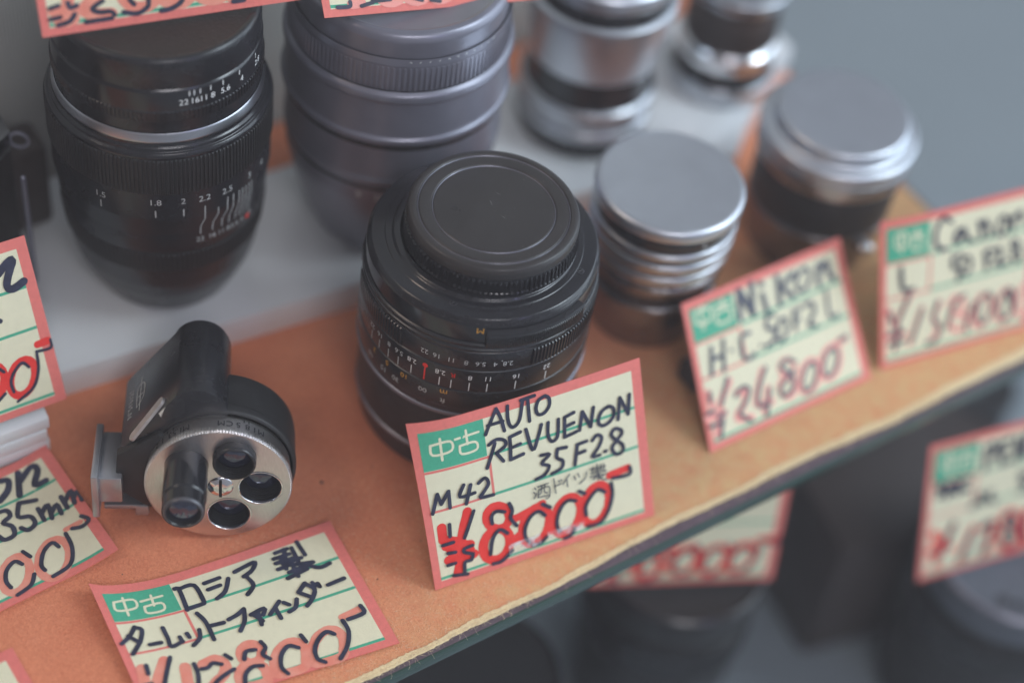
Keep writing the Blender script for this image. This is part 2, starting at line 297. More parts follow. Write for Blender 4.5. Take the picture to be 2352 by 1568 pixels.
INK={
 'main':{
  'b':[(0.93,21.57,44.08,19.88,41.23,18.1,38.09),(0.93,21.57,44.08,22.5,41.04,23.02,37.6),(0.92,18.93,40.31,22.91,40.26),(0.93,24.53,43.88,24.24,40.71,24.61,38.49,25.67,37.84,27.25,39.31,28.5,43.81),(0.94,28.13,44.27,31.8,44.42),(0.94,29.94,44.14,29.79,38.05),(0.95,34.56,43.48,32.77,42.81,31.83,40.92,32.23,39.13,33.84,38.97,35.39,40.46,35.52,42.48,34.56,43.48),(0.94,20.16,35,18.98,32.3,17.43,29.03),(0.93,18.57,35.08,20.7,35.93,22.71,35.05,22.73,33.5,20.25,32.32),(0.95,20.25,32.32,21.83,29.57),(0.94,24.16,35.46,24.01,32.41,23.73,29.38),(0.94,24.16,35.46,27.07,35.93),(0.95,24.09,32.39,26.7,32.77),(0.96,23.72,29.3,27.21,29.8),(0.95,28.59,36.15,29.74,29.99,31.55,33.06,32.76,36.13),(0.96,34.6,36.07,34.23,32.64,35.1,30.65,36.72,31.6,37.42,36.06),(0.96,39.15,35.95,38.6,30.77),(0.96,39.16,36.04,41.74,36.55),(0.96,38.89,33.45,41.46,33.79),(0.97,38.59,30.68,41.93,31.12),(0.98,42.82,31.2,44.05,35.95),(0.97,44.05,35.95,45.91,31.19),(0.98,45.91,31.19,47.19,36.16),(0.98,51.39,35.1,49.31,34.28,48.14,32.18,48.66,30.66,50.28,30.37,52.33,31.74,52.64,34.12,51.39,35.1),(0.99,53.66,30.64,54.72,36.38),(0.98,54.72,36.38,56.63,31.19),(0.99,56.63,31.19,57.45,36.42),(0.96,31.75,27.85,34.09,27.39,31.71,25.6,33.61,24.2,32.21,22.25,29.75,21.72),(0.98,36.35,28.13,35.89,25.88,37.4,24.38,36.85,22.52,34.14,21.83),(0.98,36.35,28.13,38.73,27.8),(0.97,41.78,27.47,40.57,22.18),(0.98,41.69,27.5,44.36,27.63),(0.98,41.17,24.95,43.67,25.13),(0.98,45.97,27.24,47.41,28.35,48.63,27.14,47.52,24.91,45.53,22.78,47.61,22.59),(1,49.09,23.06,49.46,23.13),(0.99,54.19,27.52,52.56,28.41,51.32,27.17,52.36,25.29,54.13,23.42,54.1,21.5,52.26,21.19,51.18,23.25,52.7,25.04,54.26,26.36,54.19,27.52),(0.94,2.28,21.11,4.11,25.98),(0.94,4.11,25.98,4.68,23.1),(0.94,4.68,23.1,6.95,26.03),(0.94,6.95,26.03,6.72,21.49),(0.94,10.87,26.56,9.53,23.67,13.43,23.53),(0.95,12.62,26.06,10.9,21.25),(0.95,14.7,25.8,16.5,26.66,17.21,24.85,15.69,22.9,14.69,21.75,18.14,21.37),(0.95,5.95,17.01,5.67,13.68),(0.95,12.52,18.69,10.88,15.26,9.28,12.07),(0.96,3.48,11.86,6.28,11.86),(0.97,11.06,9.3,8.89,9.07,8.76,8.1,10.68,7.03),(0.96,4.49,9.28,6.44,8.94),(0.96,4.04,5.97,6.04,5.93),(0.97,10.88,6.95,10.24,5.32,8.52,5.26,8.13,2.27),(0.97,5.17,2.61,8.79,1.74),(0.97,16.87,13.5,16.89,15.43,18.32,16.53,20.45,15.64),(0.97,21.89,17.57,22.49,15.3,21.82,13.32,23.16,10.67),(0.98,20.49,9.44,18.52,11.16,16.46,9.12,15.39,5.07),(0.99,15.77,2.12,18.3,2.13,21.25,4.12),(0.99,30.97,10.94,29.39,12.65,27.1,11.83,25.35,9.2,25.17,6.46,26.16,4.69),(0.99,30.67,14.29,32.62,12.69),(1,26.73,3.54,28.94,3.45,30.85,4.65),(1,39.67,12.1,37.61,12.9,35.61,11.64,34.2,8.87,34,6.21,34.63,4.95),(1,40.9,14.47,42.35,13.27),(1.02,35.62,2.47,37.45,2.76,38.75,4.43),(1.01,47.94,11.82,46.16,13.13,44.15,11.95,42.29,9.55,42.17,7),(1.01,49.93,13.71,49.99,10.41,48.46,6.22,45.92,3.55,42.29,3.65),(1.01,55.56,16.47,55.29,14.46,50.5,14.92)],
  't':[(0.31,28.99,19.56,29.27,19.01),(0.31,28.6,18.46,28.98,17.96),(0.31,28.53,16.65,29.4,17.82),(0.31,29.77,19.57,32.8,19.63),(0.31,30.05,18.56,29.61,16.6),(0.31,30.06,18.65,32.83,18.71,32.75,15.97,31.78,15.53),(0.31,30.9,19.46,30.62,17.77,30.04,17.28),(0.31,31.77,19.44,31.49,17.7,32.3,17.05),(0.31,29.61,16.6,32.66,16.28),(0.31,34.34,20.4,34.5,16.2),(0.31,34.53,18.13,36.24,18.37),(0.31,35.64,19.4,35.8,18.89),(0.31,36.23,19.53,36.39,19.01),(0.31,38.73,20.19,36.64,18.01),(0.31,37.83,19.21,37.85,16.9),(0.32,39.83,19.23,40.2,18.13),(0.32,40.98,19.62,41.31,18.49),(0.32,43.39,19.26,42.93,17.72,41.2,16.59),(0.32,44.55,19.61,48.77,19.12),(0.32,45.25,19.93,44.9,18.66),(0.32,45.46,18.85,47.69,18.65),(0.32,46.41,20.37,46.4,17.47),(0.32,44.64,18.29,48.87,17.79),(0.32,47.37,20.05,47.4,18.52),(0.32,48.27,20.03,48.26,18.09,47.81,18.06),(0.32,44.25,17.5,48.88,16.95),(0.32,46.58,17.41,44.92,16.58),(0.32,46.46,17.12,47.43,15.96,48.72,15.24),(0.32,46.81,17.56,46.29,16.34,47.01,16.29),(0.32,48.1,16.89,47.3,16.47)],
  'r':[(2.42,3.96,16.58,3.83,13.2),(2.43,10.93,18.89,8.54,11.96,8.08,8.44,6.5,2.96),(2.45,4.4,11.16,10.58,9.61),(2.46,4.5,7.19,11.26,6.58),(2.43,3.83,13.2,8.22,11.16),(2.45,5.44,9.4,10.38,8.06),(2.3,21.59,13.54,21.12,12.26,20.16,11.45,18.88,11.26,17.56,11.73,16.44,12.77,15.75,14.16,15.63,15.64,16.09,16.91,17.05,17.72,18.31,17.91,19.64,17.45,20.76,16.42,21.45,15.03,21.59,13.54),(2.52,20.81,5.92,19.91,4.25,18.51,3.16,16.89,2.86,15.37,3.42,14.26,4.71,13.77,6.48,13.99,8.38,14.88,10.03,16.27,11.11,17.88,11.42,19.39,10.88,20.51,9.6,21.02,7.83,20.81,5.92),(2.29,31.71,7.64,30.6,5.63,29.03,4.26,27.31,3.8,25.8,4.35,24.79,5.78,24.48,7.82,24.92,10.05,26.03,12.03,27.59,13.39,29.28,13.85,30.79,13.33,31.81,11.91,32.14,9.88,31.71,7.64),(2.29,40.45,7.37,39.35,5.35,37.79,3.96,36.09,3.48,34.59,4.02,33.59,5.45,33.28,7.5,33.72,9.74,34.81,11.74,36.36,13.12,38.04,13.6,39.53,13.08,40.55,11.67,40.88,9.63,40.45,7.37),(2.33,48.65,7.81,47.54,5.69,45.97,4.23,44.25,3.71,42.73,4.25,41.7,5.73,41.38,7.85,41.81,10.19,42.92,12.28,44.47,13.73,46.18,14.24,47.7,13.72,48.73,12.27,49.07,10.16,48.65,7.81),(2.32,21.43,6.39,24.22,7.73),(2.11,49.81,15.85,55.08,16.26),(2.23,22.17,12.64,25.26,12.94,30.67,14.29),(2.08,31.97,5.9,33.73,5.74)],
  'w':[(0.63,4.36,38.88,9.07,39.07,9.15,36.51,4.58,36.28,4.36,38.88),(0.63,6.76,40.26,6.65,34.54),(0.63,10.37,39.17,16.42,39.38),(0.63,13.27,40.75,13.28,37.04),(0.63,11.3,37.12,15.29,37.04,15.43,34.88,11.54,34.85,11.3,37.12)],
 },
 'finder':{
  'b':[(1.08,18.11,31.95,19.04,31.37,18.64,25.36),(1.08,19.12,31.57,22.7,31.39,23.08,26.2),(1.07,18.59,25.52,22.88,25.73),(1.08,25.06,31.07,28.95,31.39),(1.08,25.23,29.07,28.28,29.32),(1.08,26.16,25.97,28.73,27.3,30.79,30.47),(1.09,32.87,31.71,36.1,32.48,38.48,32.78,36.87,30.79,34.38,29.75),(1.09,34.9,29.65,35.48,26.64,33.15,24.64),(1.11,43.93,33.62,47.08,33.89),(1.11,42.89,32.1,46.94,32.27),(1.11,42.84,30.7,47.25,30.82),(1.11,46.34,33.92,44.5,28.43),(1.1,42.62,28.89,44.19,29.02),(1.11,48.16,33.73,48,29.5),(1.11,45.54,29.94,49.1,30.28),(1.13,50.04,34.96,50.29,30.79),(1.11,44.53,29.36,51.17,28.09),(1.1,43.67,25.69,49.05,26.75),(1.11,46.3,28.24,46.2,25.45),(1.11,49.03,28.41,51.8,26.11,54.71,26.45),(1.1,44.7,27.18,49.92,27.84),(1.11,44.62,32.17,44.38,29.89),(1.04,5.63,24.41,3.69,22.27,1.29,20.76),(1.05,5.56,24.22,6.9,23.27,5.4,20.3,2.64,17.5),(1.03,3.38,22.39,5.02,20.23),(1.04,7.14,18.86,9.72,18.67),(1.04,11.54,22.41,11.56,19.3,11.5,16.9,14.38,17.44),(1.04,14.19,18.75,14.23,17.32),(1.04,16.04,19.16,16.21,17.99),(1.05,19.02,19.15,18.31,16.97,16.23,15.55),(1.07,20.28,23.62,21.21,20.57,21.11,15.48),(1.06,21.6,19.3,24.95,19.07),(1.06,26.28,19.47,28.63,20.04,30.71,21.07),(1.07,30.71,21.07,29.55,17.88,27.56,15.58),(1.06,31.54,18.95,35.15,19.64,34.17,17.96),(1.07,33.32,19.41,33.03,17.03,32.76,15.55),(1.07,32.11,18.73,33.4,16.44),(1.08,39.1,20.22,35.69,17.48),(1.08,37.55,18.97,37.6,15.68),(1.07,39.92,19.54,40.89,18.54),(1.07,40.07,16.66,41.92,17.33,43.14,19.4),(1.1,46.8,22.99,44.31,21.03),(1.1,46.73,22.83,48.15,20.53,46.26,18,44.59,16.79),(1.09,44.64,20.68,46.85,18.47),(1.1,48.47,22.51,48.76,21.47),(1.09,49.52,21.88,49.64,20.91),(1.09,51.6,20.64,55.94,21.14),(1.02,4.28,13.75,3.94,11.51),(1.03,10.06,14.16,8.32,11.35,6.48,8.19,4.87,5.4),(1.01,1.36,8.87,3.76,8.8),(1,1.11,6.42,5.46,6.03),(1.02,14.38,10.78,14.08,7.44,11.98,2.26),(1.03,15.38,8.89,16.91,8.74,18.3,9.51,20.04,8.55),(1.03,21.78,10.59,22.63,9.18),(1.02,22.15,6.31,19.29,5.45,16.84,4.24,14.26,1.81,17.14,0.28),(1.04,25.28,7.96,26.48,9.78,28.62,9.54),(1.06,30.61,11.14,30.99,9.31,29.69,7.82,30.7,6.12),(1.04,28.45,4.92,26.24,5.41,24,4.09,22.81,1.53),(1.03,28.06,1.68,27.25,-1.02,23.09,-2.42),(1.05,37.91,6.61,36.01,7.86,33.54,6.14,32.22,3.14,32.85,0.94),(1.07,39.83,9.62,40.19,7.61),(1.04,37.33,1.2,35.57,-0.53,32.43,-0.85),(1.06,47.06,7.25,45.67,8.45,43.31,7.32,41.23,5,40.69,2.33,41.92,0.85),(1.07,50.44,10.04,50.47,6.87,48.45,3.15,45.55,0.49,42.89,-0.26),(1.09,56.1,12.49,55.99,10.33,51.76,9.91)],
  't':[],
  'r':[(2.55,3.08,13.35,2.26,8.52),(2.57,8.54,13.87,5.55,9.83,3.07,5.25),(2.57,12.23,10.73,11.2,6.39,9.87,2.22),(2.58,16.22,10.08,19.23,10.47,20.84,8.33,19.45,5.83,16.69,4.3,13.65,1.2,17.6,0.53),(2.3,29.7,8.25,29.04,7.32,28.07,6.74,26.98,6.63,25.99,7.01,25.29,7.8,25.01,8.85,25.22,9.95,25.87,10.89,26.84,11.47,27.93,11.59,28.94,11.21,29.64,10.41,29.91,9.36,29.7,8.25),(2.42,28.37,1.99,27.46,0.66,26.15,-0.19,24.71,-0.38,23.41,0.11,22.52,1.2,22.2,2.66,22.52,4.22,23.42,5.57,24.73,6.43,26.19,6.64,27.5,6.14,28.4,5.04,28.71,3.56,28.37,1.99),(2.32,38.19,3.06,36.67,1.26,34.8,0.08,32.97,-0.27,31.52,0.28,30.75,1.62,30.79,3.5,31.64,5.54,33.16,7.35,35.03,8.57,36.89,8.94,38.36,8.38,39.14,7.01,39.08,5.11,38.19,3.06),(2.33,47.46,2.86,45.85,0.97,43.91,-0.28,42.04,-0.67,40.58,-0.11,39.82,1.27,39.91,3.22,40.84,5.36,42.43,7.27,44.38,8.56,46.29,8.97,47.77,8.41,48.53,6.99,48.42,5.01,47.46,2.86),(1.76,50.84,11.16,55.31,11.86),(1.08,0.61,8.73,6.04,7.5)],
  'w':[(0.61,3.61,32.21,8.09,31.98,7.96,29.59,3.53,29.81,3.61,32.21),(0.61,5.96,32.96,5.57,27.97),(0.61,9.57,30.98,14.81,31.12),(0.61,12.35,32.03,12.06,29.05),(0.61,9.87,29.33,13.87,29.28,13.71,27.21,9.92,27.41,9.87,29.33)],
 },
 'nikon':{
  'b':[(1.63,18.48,37.04,17.49,29.91),(2.24,18.72,36.95,21.95,30.04),(1.62,21.86,30.07,23.24,37.72),(1.64,26.11,36.63,26.47,36.34),(1.64,26,33.66,26.5,29.32),(1.66,32.05,36.65,31.27,29.36),(1.66,37.91,35.53,33.42,33.67,35.94,29.87),(1.21,42.59,32.28,41.67,31.21,40.52,30.49,39.36,30.27,38.44,30.58,37.92,31.37,37.91,32.47,38.41,33.68,39.32,34.75,40.47,35.47,41.63,35.69,42.56,35.38,43.08,34.6,43.09,33.49,42.59,32.28),(1.68,46.47,35.14,45.44,30.05),(1.69,46.24,33.18,49.46,35.09,49.67,31.61,50.88,29.93),(1.15,6.48,25.91,5.06,19.05),(1.16,10.62,26.52,9.09,18.85),(1.14,5.75,22.9,9.78,22.7),(0.89,12.38,23.23,12.62,22.98),(1.17,19.35,25.46,16.6,25.26,15.95,20.53,17.52,18.94,19.77,19.6),(0.9,22.31,20.98,22.52,20.78),(1.19,26.11,27.78,25.35,24.71,27.77,23.45,27.05,20.99,24.19,20.12),(1.1,26.11,27.78,28.64,27.33),(1.1,31.73,22.08,31.04,20.96,30.17,20.17,29.29,19.87,28.57,20.12,28.16,20.87,28.14,21.97,28.5,23.2,29.19,24.32,30.06,25.11,30.94,25.41,31.66,25.17,32.07,24.42,32.1,23.32,31.73,22.08),(1.19,35.11,25.95,34.62,21.08),(1.1,35.11,25.95,37.65,26.01),(1.1,34.8,23.45,36.64,23.53),(1.2,39.31,26.2,41.5,26.3,42.15,23.96,39.32,20.93,41.63,19.83),(1.03,47.3,27.72,46.85,20.66,49.74,20.17),(0.97,3.35,14.77,2.98,12.66),(0.97,9.57,16.62,6.21,10.67),(0.96,1.05,9.91,3.32,9.89),(0.98,6.78,8.42,4.33,7.81),(0.97,1.2,6.4,5.71,6.16),(0.97,5.9,6.91,4.09,2.68),(0.98,11.05,11.17,13.74,12.66,15.83,11.29,14.08,8.84,11.39,6.32,14.38,3.38),(1,22.37,14.94,19.31,11.07,17.7,6.28,21.2,5.63),(0.99,22.39,9.13,19.91,3),(1.01,32.08,13.17,29.64,14.45,27.21,13.22,30.58,9.73,29.66,6.52,26.35,5.63,25.77,7.92,29.06,10.06,31.06,11.23),(1.03,48.24,13.3,50.99,13.7),(0.92,38,6.87,36.97,5.56,35.74,4.66,34.55,4.35,33.63,4.68,33.16,5.59,33.25,6.9,33.86,8.35,34.88,9.66,36.11,10.56,37.3,10.89,38.23,10.56,38.69,9.65,38.61,8.33,38,6.87),(0.93,45.91,8.06,44.86,6.74,43.62,5.84,42.41,5.52,41.48,5.85,41.01,6.77,41.09,8.08,41.71,9.55,42.75,10.87,43.99,11.78,45.21,12.1,46.14,11.78,46.62,10.86,46.53,9.53,45.91,8.06)],
  't':[],
  'r':[(2.02,2.79,14.97,3.36,11.1),(2.05,10.09,15.62,5.79,10.62,3.11,3.86),(2.03,0.77,8.79,6.73,8.23),(2.05,11.7,11.75,14.26,11.65,13.42,8.25,10.21,5.73,14.95,3.99),(2.07,21.22,14.52,17.22,6.87,22.2,5.89),(2.08,22,9.27,19.52,3.55),(2.14,47.61,12.97,50.43,13.26),(1.55,31.74,11.61,31.29,10.83,30.47,10.37,29.43,10.32,28.39,10.69,27.55,11.41,27.08,12.33,27.07,13.28,27.51,14.06,28.34,14.52,29.37,14.57,30.41,14.2,31.26,13.49,31.73,12.56,31.74,11.61),(1.55,30.68,6.56,30.15,5.56,29.22,4.94,28.09,4.82,26.96,5.22,26.08,6.08,25.6,7.2,25.62,8.38,26.15,9.39,27.07,10.01,28.2,10.14,29.33,9.73,30.22,8.88,30.7,7.75,30.68,6.56),(1.58,38.98,6.52,37.78,4.94,36.21,3.9,34.59,3.6,33.24,4.08,32.42,5.27,32.29,6.92,32.88,8.7,34.07,10.27,35.63,11.32,37.26,11.64,38.62,11.16,39.45,9.97,39.58,8.31,38.98,6.52),(1.59,46.91,7.71,45.69,6.12,44.1,5.07,42.45,4.76,41.08,5.25,40.25,6.44,40.12,8.1,40.72,9.9,41.93,11.48,43.51,12.54,45.16,12.86,46.54,12.38,47.38,11.18,47.51,9.51,46.91,7.71)],
  'w':[(0.66,3.69,36.3,8.23,36.18,7.96,32.99,3.61,33.26,3.69,36.3),(0.66,5.97,37.36,5.34,31.23),(0.67,9.6,35.51,15.47,35.36),(0.67,12.86,36.87,12.58,34.08),(0.67,10.26,34.05,14.59,33.88,14.39,30.98,10.08,31.23,10.26,34.05)],
 },
 'canon':{
  'b':[(1.29,21.91,37.91,19.35,39.75,17.44,37.55,16.7,34.24,17.96,31.23,20.71,30.41),(1.3,26.37,34.98,24.11,34.7,23.35,31.95,24.95,31.79,26.47,34.76),(1.3,26.46,34.96,27.2,32.26,29.43,30.77),(1.31,31.34,35.82,32.56,30.66),(1.31,31.84,33.56,33.64,35.7,35.4,30.8),(1.32,42.24,34.78,43.18,31.03),(1.33,42.56,33.33,45.2,35.7,46.35,32.49),(1.3,22.91,27.36,23.19,24.54,25.71,23.48,24.86,20.4),(1.3,22.91,27.36,25.5,27.47),(1.33,33.94,26.6,34.71,21.47),(1.33,33.94,26.6,35.78,26.77),(1.33,34.32,24.14,35.7,24.34),(1.32,36.89,26.12,38.58,26.53,39.32,24.38,37.7,21.96,40.29,21.56),(1.34,41.44,21.9,41.63,21.73),(1.29,6.02,28.15,6.71,22.06,9.96,21.36),(1.15,40.99,32.5,40.7,31.37,40.14,30.53,39.42,30.16,38.69,30.33,38.09,30.99,37.74,32.03,37.7,33.23,37.99,34.36,38.55,35.19,39.27,35.56,40,35.4,40.6,34.74,40.95,33.7,40.99,32.5),(1.05,29.13,23.75,28.87,22.7,28.34,21.93,27.64,21.59,26.92,21.76,26.31,22.4,25.94,23.38,25.88,24.51,26.14,25.56,26.67,26.33,27.37,26.66,28.09,26.5,28.7,25.86,29.07,24.88,29.13,23.75),(1.07,45.42,26.16,45.33,25.7,45.01,25.38,44.53,25.28,43.98,25.4,43.47,25.74,43.1,26.21,42.95,26.72,43.04,27.19,43.36,27.5,43.84,27.61,44.39,27.48,44.9,27.15,45.26,26.68,45.42,26.16),(1.08,46.4,22.75,46.3,22.04,45.91,21.55,45.32,21.36,44.64,21.52,44.01,21.99,43.55,22.68,43.35,23.45,43.45,24.15,43.84,24.65,44.42,24.84,45.1,24.68,45.74,24.21,46.2,23.52,46.4,22.75),(0.95,2.7,16.03,3.72,12.61),(0.96,8.8,20.07,5.5,12.97),(0.95,2.26,9.8,7.2,9.77),(0.96,2.81,6.88,7.76,6.83),(0.96,5.54,11.77,4.69,4.81),(0.96,13.3,14.83,10.06,5.86),(0.97,18.48,15.77,17.11,10.91,19.54,7.91,18.32,4.59,15.14,4.18),(0.98,27.41,15.61,24.72,14.26,23.03,11.47,21.86,7.34),(0.98,30.83,12.39,28.79,7.24,28.48,4.49),(0.99,42.22,13.28,44.78,6.58),(0.91,37.07,9.27,36.44,7.49,35.46,6.17,34.33,5.59,33.27,5.85,32.5,6.9,32.17,8.53,32.33,10.41,32.97,12.18,33.94,13.49,35.07,14.07,36.12,13.82,36.89,12.78,37.23,11.16,37.07,9.27),(0.91,44.65,8.65,44.02,6.86,43.03,5.54,41.89,4.95,40.82,5.21,40.04,6.27,39.69,7.91,39.85,9.81,40.49,11.59,41.46,12.9,42.6,13.49,43.66,13.23,44.45,12.19,44.8,10.55,44.65,8.65)],
  't':[],
  'r':[(1.73,2.45,16.88,3.95,12.56),(1.74,9.25,19.96,5.08,12.28,4.67,5.21),(1.73,1.84,9.11,7.68,8.85),(1.74,13.3,14.83,9.62,5.57),(1.76,19.19,15.2,17.09,11.32,19.09,7.62,16.51,4.24),(1.52,27.59,12.37,27.41,11.36,26.81,10.67,25.9,10.43,24.86,10.68,23.9,11.38,23.21,12.39,22.93,13.5,23.1,14.49,23.71,15.18,24.61,15.43,25.65,15.18,26.61,14.48,27.3,13.48,27.59,12.37),(1.52,28.09,7.42,27.9,6.23,27.24,5.41,26.23,5.12,25.08,5.4,24.02,6.21,23.26,7.38,22.94,8.68,23.13,9.85,23.79,10.67,24.79,10.97,25.94,10.69,27,9.89,27.77,8.72,28.09,7.42),(1.54,36.64,8.56,35.97,6.61,34.87,5.19,33.55,4.57,32.29,4.88,31.33,6.06,30.85,7.87,30.97,9.94,31.64,11.87,32.73,13.29,34.04,13.91,35.3,13.6,36.27,12.44,36.75,10.64,36.64,8.56),(1.56,44.67,8.24,44.01,6.28,42.9,4.84,41.57,4.22,40.29,4.54,39.31,5.72,38.82,7.54,38.93,9.63,39.59,11.57,40.7,12.99,42.01,13.61,43.29,13.31,44.27,12.14,44.77,10.33,44.67,8.24),(1.55,51.82,8.14,51.15,6.17,50.04,4.73,48.71,4.11,47.41,4.43,46.42,5.62,45.92,7.44,46.01,9.54,46.68,11.49,47.78,12.92,49.11,13.55,50.4,13.24,51.4,12.06,51.91,10.25,51.82,8.14)],
  'w':[(0.67,4.41,37.58,7.41,37.68,7.55,34.38,4.54,34.29,4.41,37.58),(0.67,5.89,38.21,6.11,32.58),(0.68,9,36.74,12.77,36.86),(0.68,10.71,38.28,10.81,35.95),(0.68,9.5,35.48,12.39,35.52,12.5,32.86,9.61,32.75,9.5,35.48)],
 },
 'PEN':{
  'b':[(1.6,19.71,43.7,19.97,35.56),(1.6,19.71,43.7,22.39,44,22.82,40.39,20.17,39.73),(1.61,24.46,43.78,25.39,36.15),(1.61,24.46,43.78,27.82,44.25),(1.61,24.9,40.16,27.61,40.46),(1.62,25.39,36.15,29.18,36.15),(1.61,29.91,44.02,31.02,36.34),(1.61,30.05,43.98,33.47,36.71),(1.64,33.47,36.71,33.29,44.49),(1.62,35.34,44.63,36.36,36.97),(1.62,34.67,44.46,38.79,44.74),(1.64,40.9,44.52,41.19,37.4),(1.64,40.9,44.52,44.11,36.59),(1.64,45.04,44.8,49.77,36.45),(1.64,48.69,43.81,46.09,37.46),(1.6,5.51,34.41,3.58,33.56,5.81,31.5,4.25,30.18),(1.62,7.38,29.26,7.56,34.17,9.33,30.12,10.27,34.1,11.08,29.61),(1.62,14.7,33.89,12.33,33.86,12.33,30.67,15.14,29.85),(1.64,16.59,22.96,18.48,24.57),(1.64,19.56,27.13,20.35,23.3),(1.65,23.05,26.84,22.24,24.91,24.93,22.68),(1.66,32.71,30.16,35.21,29.81,33.78,27.34,36.16,25.21,33.9,23.69),(1.67,40.11,29.85,37.61,30.2,37.96,27.58,40.62,26.1,38.46,23.82),(1.64,10.84,18.87,8.29,10.11),(1.68,7.73,8.81,5.04,8.16),(1.67,18.31,13.69,15.15,4.26),(1.68,21.02,14.34,25.19,14.55,22.16,4.32),(1.55,33.74,12.72,33.69,11.61,33.23,10.85,32.47,10.57,31.55,10.85,30.66,11.62,29.97,12.73,29.63,13.96,29.69,15.06,30.14,15.83,30.9,16.1,31.81,15.82,32.7,15.06,33.39,13.96,33.74,12.72),(1.56,34.23,6.61,34.16,5.26,33.6,4.33,32.67,4.01,31.55,4.35,30.46,5.3,29.63,6.65,29.21,8.14,29.28,9.48,29.84,10.4,30.76,10.72,31.88,10.39,32.96,9.45,33.8,8.11,34.23,6.61),(1.58,42.27,8.67,42.07,6.29,41.45,4.51,40.56,3.69,39.56,3.99,38.65,5.36,38.02,7.51,37.79,10.02,38,12.38,38.62,14.13,39.5,14.94,40.49,14.64,41.4,13.3,42.03,11.17,42.27,8.67)],
  't':[],
  'r':[(2.52,4.16,17.25,6.87,10.55),(2.54,10.92,18.12,6.94,9.79,6.05,4.87),(2.57,3.47,10.13,10.35,10.22),(2.59,18.22,14.45,14.43,4.48),(2.6,21.11,13.58,25.92,14.34,23.54,4.65),(2.49,34.43,12.89,34.33,11.57,33.7,10.67,32.65,10.38,31.4,10.76,30.21,11.72,29.29,13.08,28.85,14.56,28.95,15.87,29.59,16.76,30.62,17.05,31.86,16.68,33.06,15.73,33.97,14.37,34.43,12.89),(2.51,35.22,5.56,35.11,3.89,34.34,2.76,33.06,2.4,31.54,2.87,30.08,4.08,28.97,5.78,28.42,7.64,28.54,9.28,29.31,10.4,30.57,10.76,32.08,10.31,33.54,9.12,34.66,7.42,35.22,5.56),(2.52,43.4,8.33,43.09,5.49,42.16,3.4,40.81,2.5,39.31,2.96,37.95,4.69,37.02,7.33,36.68,10.35,37,13.16,37.92,15.21,39.25,16.09,40.74,15.65,42.09,13.97,43.04,11.36,43.4,8.33),(2.55,52.14,7.96,51.85,5.1,50.93,3,49.58,2.09,48.05,2.56,46.67,4.3,45.7,6.95,45.33,9.99,45.63,12.82,46.54,14.87,47.88,15.77,49.39,15.32,50.77,13.63,51.75,11,52.14,7.96)],
  'w':[(0.85,4.89,44.01,8.56,44.02,9,39.72,5.32,39.72,4.89,44.01),(0.85,6.63,45.25,7.47,37.01),(0.86,10.32,43.18,15.02,43.26),(0.86,12.51,44.65,12.82,41.79),(0.87,11.2,41.2,14.56,41.3,14.96,37.69,11.59,37.59,11.2,41.2)],
 },
 'L1':{
  'b':[(1.93,51.05,36.03,54.16,38.26,55.68,38.58,53.73,35.11,52.9,32.75,54.06,31.68,57.04,32.66),(1.24,49,25.09,49.13,24.98),(0.77,52.91,11.4,51.53,13.02,49.17,11.42,47.78,9.19,47.85,6.56),(0.77,55.59,13.86,54.99,9.93,52.72,5.92,48.19,3.82),(0.77,59.73,16.3,59.32,14.28,55.66,14.52),(0.76,44.66,15.17,46.81,12.31),(0.77,45.72,6.86,43,5.13),(1.84,46.3,38.3,44.58,32.98),(1.84,45.9,36.79,48.55,38.52,47.94,33.79)],
  't':[],
  'r':[(2.06,53.66,8.17,52.52,6.49,51.05,5.35,49.53,4.99,48.27,5.48,47.52,6.7,47.43,8.43,48,10.31,49.13,11.98,50.59,13.11,52.1,13.48,53.36,13.01,54.12,11.79,54.23,10.07,53.66,8.17),(1.93,56.4,16.14,58.95,16.24),(2.05,45.99,9.17,44.88,7.5,43.46,6.36,42.02,5.97,40.85,6.43,40.18,7.62,40.14,9.31,40.73,11.17,41.84,12.83,43.25,13.97,44.68,14.36,45.85,13.92,46.53,12.74,46.58,11.04,45.99,9.17)],
  'w':[],
 },
 'L2':{
  'b':[(1.62,50.68,33.72,47.97,27.42),(1.63,49.76,31.02,54.13,33.56,54.95,31.68,52.39,28.2,55.18,27.78),(1.61,45.86,33.73,47.65,32.92,46.24,30.25,43.21,28.33),(1.24,41.35,25.43,43.28,24.97,43.29,23.06,40.97,22.04,42.34,20.04,41.65,17.51,39.12,17.4,38.4,18.98),(1.24,46.69,25.29,44.82,21.82,47.27,20.4,47.33,17.94,45.14,17.03,43.93,18.47),(1.24,46.73,25.38,50.62,24.01),(1.24,49.85,21.45,49.59,17.68),(1.24,49.99,19.75,52.27,21.23,51.4,17.13),(1.24,51.97,18.51,54.06,20,53.85,17.04),(1.24,55.92,21.29,55.76,17.59),(1.24,56.28,19.6,58.62,21.38,57.77,17.8),(1.25,58.3,19.23,60.05,20.2,59.62,17.35),(1.03,39.38,8.95,38.26,10.54,35.61,9.27,34.14,6.63,34.27,4.37),(1.03,41.15,12.07,41.97,9.87),(1.02,40.52,4.91,38.47,2.53,34.62,1.7),(1.04,48.89,8.89,48.11,10.73,45.35,9.54,43.11,6.48,43.1,4.55),(1.05,51.98,11.32,51.4,6.86,48.81,2.89,43.92,1.99),(1.05,57.27,13.46,58.32,11.53,56.27,10.74,53.9,11.66)],
  't':[],
